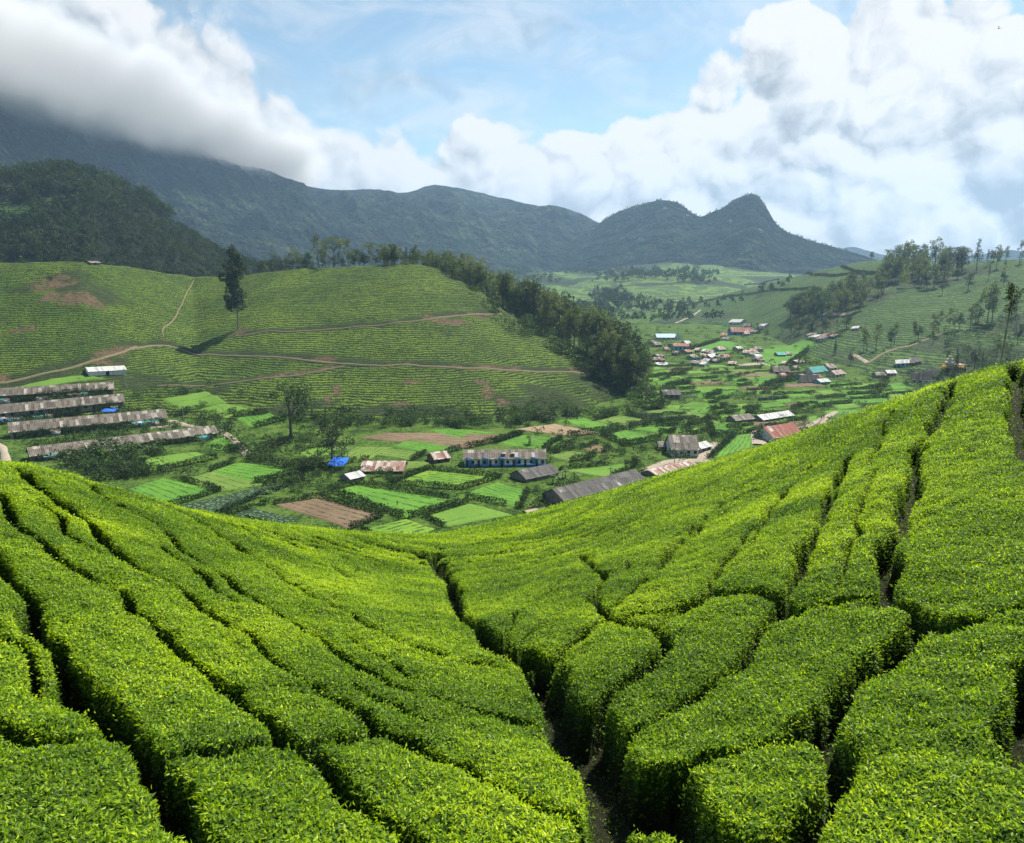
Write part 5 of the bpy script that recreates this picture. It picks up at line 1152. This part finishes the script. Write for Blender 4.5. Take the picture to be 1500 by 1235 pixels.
vh = [('white and pale blue two-storey house at the left edge of the village', (987,515), (1006,515), 8, 3, W_TEAL, R_RED), ('orange-roofed long building with a blue wall above the village', (1072,491), (1101,491), 5, 5, W_BLUE, R_RED), ('white domed roof building on the rise above the village', (1068,475), (1084,475), 3, 3.5, W_WHITE, R_WHITE),
      ('cluster house with white roof by the right end of the village road', (1184,498), (1196,498), 4, 3, W_CREAM, R_WHITE), ('low house with grey roof right of the village road', (1194,501), (1207,500), 4, 3, W_WHITE, R_GREY), ('green-roofed house in the bright field right of the village', (1140,523), (1151,523), 3, 2.5, W_GREY, R_TEAL), ('small grey-roofed house next to the green-roofed one', (1152,522), (1160,522), 3, 2, W_WHITE, R_GREY),
      ('teal-roofed house below the right-hand tea slope', (1191,549), (1212,546), 3, 6, W_WHITE, R_TEAL), ('long dark roof left of the teal-roofed house', (1174,562), (1200,562), 3, 8, W_CREAM, R_DARK), ('low pale building right of the long dark roof', (1202,564), (1216,563), 4, 3, W_TEAL, R_WHITE), ('grey stepped-roof house left of the dark roof', (1134,548), (1156,548), 4, 6, W_CREAM, R_GREY),
      ('white flat-roofed house at the edge of the ridge wood', (962,537), (978,537), 2.5, 2.5, W_WHITE, R_WHITE), ('pale building with a low gable among trees, above the right road', (1313,538), (1332,537), 5, 3.5, W_TEAL, R_WHITE), ('grey-roofed house right of the pale gabled building', (1335,536), (1350,533), 4, 4, W_GREY, R_DARK),
      ('large grey ridged roof behind the right tea crest', (1334,560), (1362,562), 4, 9, W_WHITE, R_GREY), ('second grey roof behind the right tea crest', (1352,554), (1372,556), 4, 7, W_GREY, R_DARK), ('small house with pale roof left of the pale gabled building', (1300,551), (1313,551), 4, 3, W_PINK, R_WHITE), ('hut with a tin roof among bushes under the tea slope', (1284,554), (1297,554), 4, 3, W_GREY, R_GREY),
      ('long low roof among the upper trees of the village', (1208,464), (1240,464), 2, 3, W_GREY, R_GREY), ('pinkish hut on the slope above the teal roof', (1168,534), (1178,533), 3, 2, W_PINK, R_RUST), ('tan gable by the road bend below the tea slope', (1224,553), (1238,551), 4, 4, W_CREAM, R_RUST)]
for lb, L, R, hp, rp, wm, rm in vh:
    D = 9 * float(np.linalg.norm(hit(*L))) / 700
    house('village_house', lb, L, R, hp, rp, D, wm, rm, 'house', 'houses of the far village', doors=1, wins=2, over=.3)
for k in range(72):
    if k < 34: u = rg3.uniform(1008, 1116); v = rg3.uniform(515, 538) - (u - 1060) * .02
    elif k < 46: u = rg3.uniform(955, 1015); v = rg3.uniform(505, 532)
    elif k < 54: u = rg3.uniform(1050, 1110); v = rg3.uniform(478, 500)
    elif k < 62: u = rg3.uniform(1180, 1250); v = rg3.uniform(462, 500)
    else: u = rg3.uniform(1140, 1235); v = rg3.uniform(532, 562)
    w = rg3.uniform(5.5, 11); wm = [W_WHITE, W_CREAM, W_PINK, W_GREY, W_TEAL][int(rg3.integers(0, 5))]; rm = [R_GREY, R_RED, R_RUST, R_WHITE, R_GREY][int(rg3.integers(0, 5))]
    house('village_house', 'small village house with a %s roof in the far village' % {R_GREY: 'grey', R_RED: 'red', R_RUST: 'rusty', R_WHITE: 'white'}[rm], (u, v), (u + w, v + rg3.uniform(-1, 1)), rg3.uniform(2.5, 4), rg3.uniform(2, 3.2), 8.5, wm, rm, 'house', 'crowded houses in the village centre', doors=1, wins=1, over=.25)
# yellow temple
p = hit(1404, 545); m = float(np.linalg.norm(p)) / F0; o = empty('temple', p); tag(o, 'small yellow-orange temple with a stepped tower beside the dark cypress', 'temple')
boxes('hall', [(-13*m, 10*m, 0, 9, -1, 8*m)], W_YEL, o); boxes('tower', [(-13*m, -7*m, -.6, 5, 8*m + .003, 13*m), (-12*m, -8*m, .2, 4.2, 13*m + .003, 17*m), (-11*m, -9*m, 1, 3.4, 17*m + .003, 20*m)], W_CREAM, o); boxes('roof', [(-13.6*m, 10.6*m, -.5, 9.5, 8*m + .01, 8.9*m)], R_RUST, o)
for k in range(5): boxes('window', [(-5*m + k*3*m, -3.6*m + k*3*m, -.05, .05, 2.5*m, 5.5*m)], M_WIN, o)
# ------------------------------------------------------------------ tracks, roads, stair path
mat_track = surf_mat('dirt_track', .5, [(.3, (.10, .085, .05)), (.5, (.17, .13, .085)), (.65, (.10, .12, .04))]); mat_road = surf_mat('dusty_road', .6, [(.3, (.22, .18, .135)), (.7, (.33, .28, .22))])
def ribbon(name, label, pts, w, mat, lift=.55):
    q = [hit(u, v) for u, v in pts]; S = []
    for a, b in zip(q[:-1], q[1:]):
        n = max(2, int(np.linalg.norm((b - a)[:2]) / 4)); S += [a + (b - a) * k / n for k in range(n)]
    S.append(q[-1]); S = np.array(S)[:, :2]
    for _ in range(3): S[1:-1] = (S[:-2] + 2 * S[1:-1] + S[2:]) / 4
    d = np.gradient(S, axis=0); d /= np.linalg.norm(d, axis=1, keepdims=True) + 1e-9; nrm = np.stack([-d[:, 1], d[:, 0]], -1); rows_ = []
    ww = w * (.75 + .5 * fbm(np.arange(len(S)) * .31, np.arange(len(S)) * .17, 281, 2))
    for f in (-1, -.5, 0, .5, 1): rows_.append(S + nrm * (ww * .5 * f)[:, None])
    Rr = np.stack(rows_); z = H(Rr[..., 0], Rr[..., 1]); z = np.maximum(z, z[2][None] - .4) + lift; z[0] -= .5; z[-1] -= .5
    o = grid_mesh(name, Rr[..., 0], Rr[..., 1], z, mat); o['label'] = label; return o
for lb, w, pts in TRACKS: ribbon('track', lb, pts, w * .5, mat_track if w > 2.5 else mat_track)
ribbon('stair_path', 'pale stepped footpath climbing the fold between the two humps of the tea hill', [(284,411),(276,424),(269,440),(262,454),(256,467),(246,476),(236,486),(240,494)], .8, mat_track)
ribbon('path', 'grey track winding below the line houses', [(249,617),(262,618),(272,625),(310,628),(330,634),(342,645),(352,655),(364,668)], 3.6, mat_road)
ribbon('path', 'dirt path in front of the third row of line houses', [(216,628),(240,626),(262,622)], 3, mat_road)
ribbon('path', 'dirt track at the lower left behind the line houses', [(-10,648),(4,655),(8,668),(12,690)], 3, mat_road)
ribbon('road', 'pale dirt road at the edge of the right tea slope', [(1168,629),(1186,623),(1203,615),(1214,609),(1224,604)], 3.6, mat_road)
ribbon('road', 'short arm of the dirt road dropping behind the near tea slope', [(1208,614),(1210,622),(1212,634)], 5.5, mat_road)
ribbon('road', 'wide dirt yard road beside the red-roofed house', [(1108,630),(1112,638),(1110,652)], 7, mat_road)
ribbon('yard', 'bare dirt yard beside the white house', [(1030,676),(1040,662),(1050,650)], 6, mat_road)
ribbon('road', 'narrow dirt road past the white house toward the long grey roof', [(1036,676),(1010,675),(980,674),(960,682),(945,690)], 4.2, mat_road)
ribbon('road', 'pale road through the village', [(1104,526),(1112,531),(1124,535),(1136,539)], 4, mat_road)
ribbon('yard', 'bare earth open ground in front of the village', [(1080,535),(1096,534),(1112,533)], 9, mat_road)
ribbon('road', 'pale bend of a road on the right-hand tea slope', [(1249,519),(1256,523),(1264,527),(1272,532)], 4, mat_road)
ribbon('track', 'long dirt track rising across the right-hand hill', [(1272,531),(1300,515),(1349,500),(1375,490),(1401,484),(1430,483),(1461,488)], 2.6, mat_track)
ribbon('track', 'dirt track over the spur above the village', [(988,474),(1004,467),(1018,460),(1026,454)], 4, mat_road)
ribbon('yard', 'bare ground at the near end of the long grey-roofed house', [(770,752),(795,746),(822,744)], 4, mat_road)
for lb, pts in [('dark drain line across the far spur, upper one', [(1090,418),(1140,410),(1190,404),(1225,405),(1285,403)]), ('dark drain line across the far spur, lower one', [(1000,450),(1060,436),(1130,426),(1200,424)]), ('dark drain line on the right-hand tea slope', [(1290,404),(1250,399),(1232,391)])]:
    hedge('line of dark bushes marking a ' + lb[5:], [hit(u, v) for u, v in pts], h=3.5, w=2.5, mat=L_DARK, name='boundary_bushes', group='bush lines on the far spur')
# ------------------------------------------------------------------ poles, people, bird
mat_pole = surf_mat('pole_concrete', 3, [(.3, (.20, .19, .17)), (.7, (.34, .32, .30))])
def pole(label, u, v, hpx):
    p = hit(u, v); h = hpx * float(np.linalg.norm(p)) / F0; o = empty('utility_pole', p, rg3.uniform(-.5, .5)); tag(o, label, 'utility pole'); V, Fq = tube_v([(0, 0, -.6), (0, 0, h * .5), (.03, 0, h)], [.17, .14, .11], 8); link('pole', mesh_np('pole_shaft', np.array(V), np.array(Fq), 4, mat_pole), o)
    boxes('crossarm', [(-.9, .9, -.06, .06, h - .9, h - .75)], M_WOOD, o)
    for x in (-.75, 0, .75): V, Fq = tube_v([(x, 0, h - .75), (x, 0, h - .55)], [.05, .06], 6); link('insulator', mesh_np('insulator', np.array(V), np.array(Fq), 4, W_WHITE), o)
for lb, u, v, h in [('pole on the bank right of the line houses', 269, 618, 23), ('pole at the end of the lowest row of line houses', 328, 646, 32), ('pole beside the fallow plot above the long grey roof', 894, 701, 18), ('pole in front of the white house', 988, 681, 34), ('pole above the second row of line houses', 184, 568, 26), ('pole beside the highest row of line houses', 118, 577, 22), ('pole behind the second row of line houses', 126, 598, 20), ('pole at the small red-roofed hut', 662, 680, 18), ('pole on the lower left terrace', 196, 652, 18)]: pole('grey utility ' + lb, u, v, h)
def person(label, x, y, z, h, ang, top, bottom, arm=.18, stride=.12):
    bm = bmesh.new(); sk = bm.verts.layers.skin.verify(); J = {'pel': (0, 0, .52), 'wst': (0, .005, .62), 'chs': (0, 0, .76), 'nck': (0, 0, .845), 'hd': (0, .012, .90), 'hd2': (0, .01, .965)}
    for s, n in ((-1, 'l'), (1, 'r')):
        J['hip' + n] = (s * .05, 0, .50); J['kn' + n] = (s * .055, .03 + s * stride * .4, .28); J['an' + n] = (s * .055, s * stride, .035); J['to' + n] = (s * .06, s * stride + .075, .015)
        J['sh' + n] = (s * .105, 0, .80); J['el' + n] = (s * (.13 + arm * .1), -.01 - s * .04, .63); J['wr' + n] = (s * (.13 + arm * .15), .05 - s * .05, .48); J['ha' + n] = (s * (.13 + arm * .15), .065 - s * .05, .43)
    R_ = {'pel': .062, 'wst': .055, 'chs': .068, 'nck': .026, 'hd': .045, 'hd2': .040, 'hip': .045, 'kn': .032, 'an': .020, 'to': .016, 'sh': .032, 'el': .023, 'wr': .016, 'ha': .018}
    E_ = [('pel', 'wst'), ('wst', 'chs'), ('chs', 'nck'), ('nck', 'hd'), ('hd', 'hd2')]
    for n in 'lr': E_ += [('pel', 'hip' + n), ('hip' + n, 'kn' + n), ('kn' + n, 'an' + n), ('an' + n, 'to' + n), ('chs', 'sh' + n), ('sh' + n, 'el' + n), ('el' + n, 'wr' + n), ('wr' + n, 'ha' + n)]
    vs = {}
    for k, c in J.items():
        v = bm.verts.new(c); r = R_.get(k) or R_[k[:-1]]; v[sk].radius = (r, r); v[sk].use_root = (k == 'pel'); vs[k] = v
    for a, b in E_: bm.edges.new((vs[a], vs[b]))
    me = bpy.data.meshes.new('person'); bm.to_mesh(me); bm.free(); o = link('person', me, loc=(x, y, z), rz=ang); o.scale = (h, h, h)
    m, N, b = principled('person_clothes', .85, .1); zz = N.sep(N.objc())[2]
    N.put(b.inputs['Base Color'], N.ramp(zz, [(0, (.10, .06, .04)), (.06, bottom), (.53, top), (.84, (.16, .09, .06)), (.93, (.012, .01, .01))], 'CONSTANT')); me.materials.append(m)
    o.modifiers.new('skin', 'SKIN'); sb = o.modifiers.new('sub', 'SUBSURF'); sb.levels = sb.render_levels = 1; tag(o, label, 'person'); return o
for lb, u, v, hp, ang, tp, bt in [('person in a red top walking on the pale dirt road at right', 1203, 617, 8, 2.0, (.45, .06, .04), (.04, .04, .06)), ('person in dark clothes walking beside the one in red on the dirt road', 1206.5, 615.5, 8, 2.2, (.05, .06, .12), (.06, .05, .05)), ('person in dark clothes standing in the large bright green bed', 582, 742, 8, 0.4, (.04, .05, .05), (.05, .04, .04)), ('person standing at the end of the lowest line houses', 322, 638, 9, .8, (.35, .33, .30), (.05, .06, .10))]:
    p = hit(u, v); person(lb, p[0], p[1], p[2] + .3, hp * float(np.linalg.norm(p)) / F0, ang, tp, bt)
pb = P(1463., 42., 95.); bo = poly_mesh('bird', [(0, -.16, 0), (.045, 0, .02), (-.045, 0, .02), (0, .16, .03), (0, 0, .06), (0, 0, -.03), (.26, .05, .12), (.24, -.06, .11), (-.26, .05, .12), (-.24, -.06, .11), (.06, -.24, .0), (-.06, -.24, 0)], [(0, 1, 4), (0, 4, 2), (1, 3, 4), (2, 4, 3), (0, 5, 1), (0, 2, 5), (1, 5, 3), (2, 3, 5), (1, 6, 7), (2, 9, 8), (0, 10, 11), (1, 7, 6), (2, 8, 9), (0, 11, 10)], wall_mat('bird_black', (.02, .02, .02))); bo.location = pb; bo.rotation_euler = (0, .2, 1.0); tag(bo, 'tiny dark bird flying in front of the cloud at upper right', 'bird')
# ------------------------------------------------------------------ air
def box_mesh(name, x0, x1, y0, y1, z0, z1, mat):
    V = np.array([(x, y, z) for z in (z0, z1) for y in (y0, y1) for x in (x0, x1)], float)
    Fq = np.array([(0, 2, 3, 1), (4, 5, 7, 6), (0, 1, 5, 4), (2, 6, 7, 3), (0, 4, 6, 2), (1, 3, 7, 5)])
    return mesh_np(name, V, Fq, 4, mat)
mh = bpy.data.materials.new('haze_air'); mh.use_nodes = True; N = NT(mh.node_tree); N.n.clear()
o_ = N.new('ShaderNodeOutputMaterial'); pvn = N.new('ShaderNodeVolumePrincipled')
pvn.inputs['Color'].default_value = (.46, .70, 1.0, 1); pvn.inputs['Density'].default_value = 0.75e-4; pvn.inputs['Anisotropy'].default_value = 0.25
N.l.new(pvn.outputs[0], o_.inputs['Volume'])
hz_o = link('haze', box_mesh('haze', -7000, 7000, -400, 7700, -140, 760, mh)); hz_o['kind'] = 'stuff'
# cloud drifting over the top of the range
mm = bpy.data.materials.new('crest_cloud'); mm.use_nodes = True; N = NT(mm.node_tree); N.n.clear()
o_ = N.new('ShaderNodeOutputMaterial'); pvn = N.new('ShaderNodeVolumePrincipled')
pvn.inputs['Color'].default_value = (1, 1, 1, 1); pvn.inputs['Anisotropy'].default_value = 0.0
p = N.pos(); x, y, z = N.sep(p); az_ = N.math('ARCTAN2', x, y)
stops = [((a + 1.0) / 2.0, float(np.interp(a, _az, _rc)) * 0 + max(0.0, min(1.0, zc_ / 1000.))) for a, zc_ in []]
_st = []
for u in np.linspace(-200, 900, 30):
    a = azel(u, 250.)[0]; rc = float(np.interp(a, _az, _rc)); zc = zv(u, ip(MR, u), rc)
    vb = float(np.interp(u, [-200, 0, 100, 200, 300, 400, 440, 520, 900], [122, 152, 184, 212, 231, 258, 262, 200, 150])); _st.append(((a + 1) / 2, min(1, max(0, zv(u, vb, rc * .95) / 1000.))))
zb = N.math('MULTIPLY', N.ramp(N.math('MULTIPLY_ADD', az_, .5, .5), _st), 1000.)
nb_ = N.math('SUBTRACT', N.noise(p, .0030, 6, .62), .5); nf_ = N.math('SUBTRACT', N.noise(p, .009, 5, .6), .5)
rel_ = N.math('ADD', N.math('SUBTRACT', z, N.math('SUBTRACT', zb, 22.)), N.math('MULTIPLY', nb_, 230.))
az2_ = N.math('ADD', az_, N.math('MULTIPLY', nb_, .45))
top_ = N.math('ADD', N.math('ADD', z, N.math('MULTIPLY', nb_, 420.)), N.math('MULTIPLY', nf_, 110.))
top_ = N.math('ADD', top_, N.math('MULTIPLY', N.smooth(az_, -.42, -.18), 190.))
dn = N.math('MULTIPLY', N.math('MULTIPLY', N.smooth(rel_, -30., 90.), N.math('MULTIPLY', N.smooth(top_, 700., 610.), N.smooth(z, 752., 690.))), .011)
dn = N.math('MULTIPLY', dn, N.smooth(az2_, -.10, -.24))
N.put(pvn.inputs['Density'], dn); N.put(o_.inputs['Volume'], pvn.outputs[0])
us_ = np.linspace(-200, 820, 30); ring = []
for u in us_:
    a = azel(u, 250.)[0]; rc = float(np.interp(a, _az, _rc)); zc = ip([(u_, zv(u_, ip(MR, u_), float(np.interp(azel(u_, 250.)[0], _az, _rc)))) for u_ in (u,)], u)
    for (rk, zk) in ((.84, zc * .66), (.84, 755), (1.12, 755), (1.12, zc * .66)): ring.append((math.sin(a) * rc * rk, math.cos(a) * rc * rk, zk))
n_ = len(us_); Fq = []
for i in range(n_ - 1):
    for k in range(4): Fq.append((i*4+k, i*4+4+k, i*4+4+(k+1) % 4, i*4+(k+1) % 4))
Fq += [(0, 1, 2, 3), tuple(n_*4-1-k for k in range(4))]
ms_o = link('crest_cloud', mesh_np('crest_cloud', np.array(ring), np.array(Fq), 4, mm)); ms_o['kind'] = 'stuff'
SC.cycles.volume_max_steps = 96; SC.cycles.volume_step_rate = 1.0; mm.cycles.volume_step_rate = .15 if hasattr(mm.cycles, 'volume_step_rate') else 1
# ------------------------------------------------------------------ names for the hedges of the near slope
TL = {0:'large tea hedge filling the bottom left corner, in front of all its neighbours',2:'tea hedge just entering the frame at the bottom right edge',3:'flat-topped tea hedge at the bottom, just right of the corner hedge',4:'dark low tea hedge at the bottom end of the gully',
5:'broad tea hedge at bottom centre, under the long diagonal gap on the left bank',6:'small rounded tea hedge below the two long oval ones, right bank of the gully',7:'very large tea hedge in the lower right corner area',8:'short blunt tea hedge on the left bank of the gully, above the bottom centre one',
9:'sliver of tea hedge at the lower right edge behind a dark gap',10:'dark low tea hedge deep in the gully, below the oval hedges',11:'narrow tea hedge whose end meets the cross gap right of the corner hedge',12:'long oval tea hedge with a rounded upper end, largest of the right bank ovals',
13:'tea hedge strip between two diagonal gaps, above the bottom centre hedge',14:'long diagonal tea hedge ending at the gully, third row above the bottom centre',15:'tea hedge on the lower left, running down to the cross gap behind the corner hedge',16:'tea hedge at the left edge just above the corner hedge',
17:'narrow oval tea hedge left of the largest oval one',18:'long diagonal tea hedge with its nose at the widest dark part of the gully',19:'small island tea hedge alone at the gully, right of its widest dark part',20:'short tea hedge in the middle of the left slope, ending between two gaps',
21:'second diagonal tea hedge from the left edge, above the cross gap',22:'tea hedge tapering to both ends in the middle of the left slope',23:'tiny piece of tea hedge at the far left edge, middle height',24:'wide tea hedge column with a rounded foot, at right, above the lower right hedge',
25:'slender tea hedge right of the middle of the left slope, under the forked gap',26:'thin tea hedge at the right edge behind the upright gap',27:'long tea hedge from the left edge running under the highest diagonal gap',28:'tea hedge on the left bank near the gully, above the forked gap',
29:'lowest and shortest of the three tea hedge fingers on the right bank',30:'tea hedge column left of the long upright gap, its foot on the cross gap',31:'bright tea hedge above the small island one, running up the right slope',32:'middle one of the three tea hedge fingers on the right bank',
33:'bright tea hedge on the crest at the far right, by the slender tree',34:'bright tea hedge just under the right crest, left of the slender tree',35:'tall tea hedge column climbing to the right crest beside the longest upright gap',36:'long thin tea hedge running diagonally across the upper left slope',
37:'tea hedge column in the middle of the right slope, narrow at its top',38:'smooth tea hedge above the short cross gap of the left slope',39:'slanting tea hedge on the right slope left of the narrow-topped column',40:'tea hedge corner at the left edge right below the crest',
41:'tea hedge along the left crest with the line houses right behind it',42:'uppermost of the tea hedge fingers at the head of the gully, right bank',43:'third tea hedge down from the left crest, long and thin',44:'long thin tea hedge climbing from the fingers to the right crest',
45:'short tea hedge near the left crest, in front of the cabbage plot',46:'pale smooth tea hedge left of the gully head',47:'narrow tea hedge on the right slope below the long grey-roofed house',48:'tea hedge with fine streaks just above the right bank fingers',
49:'widest smooth tea hedge of the left slope, below the brown ploughed plot',50:'tea hedge of the left crest, in front of the bushes under the line houses',51:'small tea hedge at the left edge, between the crest and the first gap',52:'far tea bed at the saddle where both slopes meet, below the striped garden bed',
53:'tea hedge on the right crest beside the near end of the long grey-roofed house',54:'tea hedge on the right crest in front of the red-roofed house',55:'tea hedge on the right slope below the white house',56:'tea hedge on the right slope below the red-roofed house',
57:'tea hedge at upper right, left neighbour of the gap at the frame edge',58:'narrow tea hedge between two short gaps below the right crest',59:'tea hedge between the longest upright gap and its left neighbour, upper part',60:'small tea hedge at upper right, below the one beside the edge gap',
61:'small tea hedge between the streaky ones in the middle of the right slope',62:'tea hedge strip immediately left of the longest upright gap',63:'tea hedge at far right, halfway between the crest and the cross gap'}
for i, (o, cen, n) in enumerate(TEA):
    tag(o, TL.get(i, 'tea hedge on the far side of the near slope, hardly seen'), 'tea hedge', 'tea hedges of the near slope')
# labels that say which one: repeats told apart by their place in their own row or cluster
def _ord(k): return 'first second third fourth fifth sixth seventh eighth ninth tenth eleventh twelfth thirteenth fourteenth fifteenth sixteenth seventeenth eighteenth nineteenth twentieth'.split()[k-1] if k <= 20 else '%d%s' % (k, 'th' if 10 <= k % 100 <= 20 else {1: 'st', 2: 'nd', 3: 'rd'}.get(k % 10, 'th'))
for o in bpy.data.objects:
    if o.parent is None and o.get('group') == 'trees of the wood beside the tea hill':
        a = math.atan2(o.location[0], o.location[1]); e_ = [azel(u, 430.)[0] for u in (640, 700, 760, 820, 880)]; k = sum(a > q for q in e_)
        o['label'] = o['label'].split(' in the wood')[0] + [' at the top of the shoulder wood, by the hill crest', ' in the upper shoulder wood', ' of the shoulder wood, just above where the upper track meets it', ' of the shoulder wood, below the upper track', ' of the shoulder wood, above the end of the middle track', ' at the lower end of the shoulder wood'][k]
_by = {}
for o in bpy.data.objects:
    if o.parent is None and 'group' in o and 'label' in o: _by.setdefault((o['group'], o['label']), []).append(o)
SHORT = {'trees along the tea hill crest': 'tree on the tea hill crest', 'single trees on the right-hand hill': 'single tree on the right-hand slope', 'crowded houses in the village centre': 'house in the village centre',
         'lean-tos beside the line houses': None, 'banana plants': None, 'skyline trees on the right': 'small tree on the skyline of the right-hand hill', 'trees by the village': None}
for (g, lb), L in _by.items():
    if len(L) < 2 or len(L) > 60: continue
    if g in ('trees of the wood beside the tea hill', 'trees of the lower right wood', 'trees of the upper right wood', 'tea hedges of the near slope'): continue
    L.sort(key=lambda o: math.atan2(o.location[0], o.location[1]))
    w = lb.split(); base = ' '.join(w[:10]).rstrip(',')
    while base.split()[-1] in ('the', 'of', 'on', 'in', 'and', 'a', 'at', 'with', 'left', 'near', 'beside', 'by'): base = ' '.join(base.split()[:-1])
    for k, o in enumerate(L): o['label'] = '%s, %s from the left of %d' % (base, _ord(k + 1), len(L)) if k else '%s, leftmost of %d' % (base, len(L))
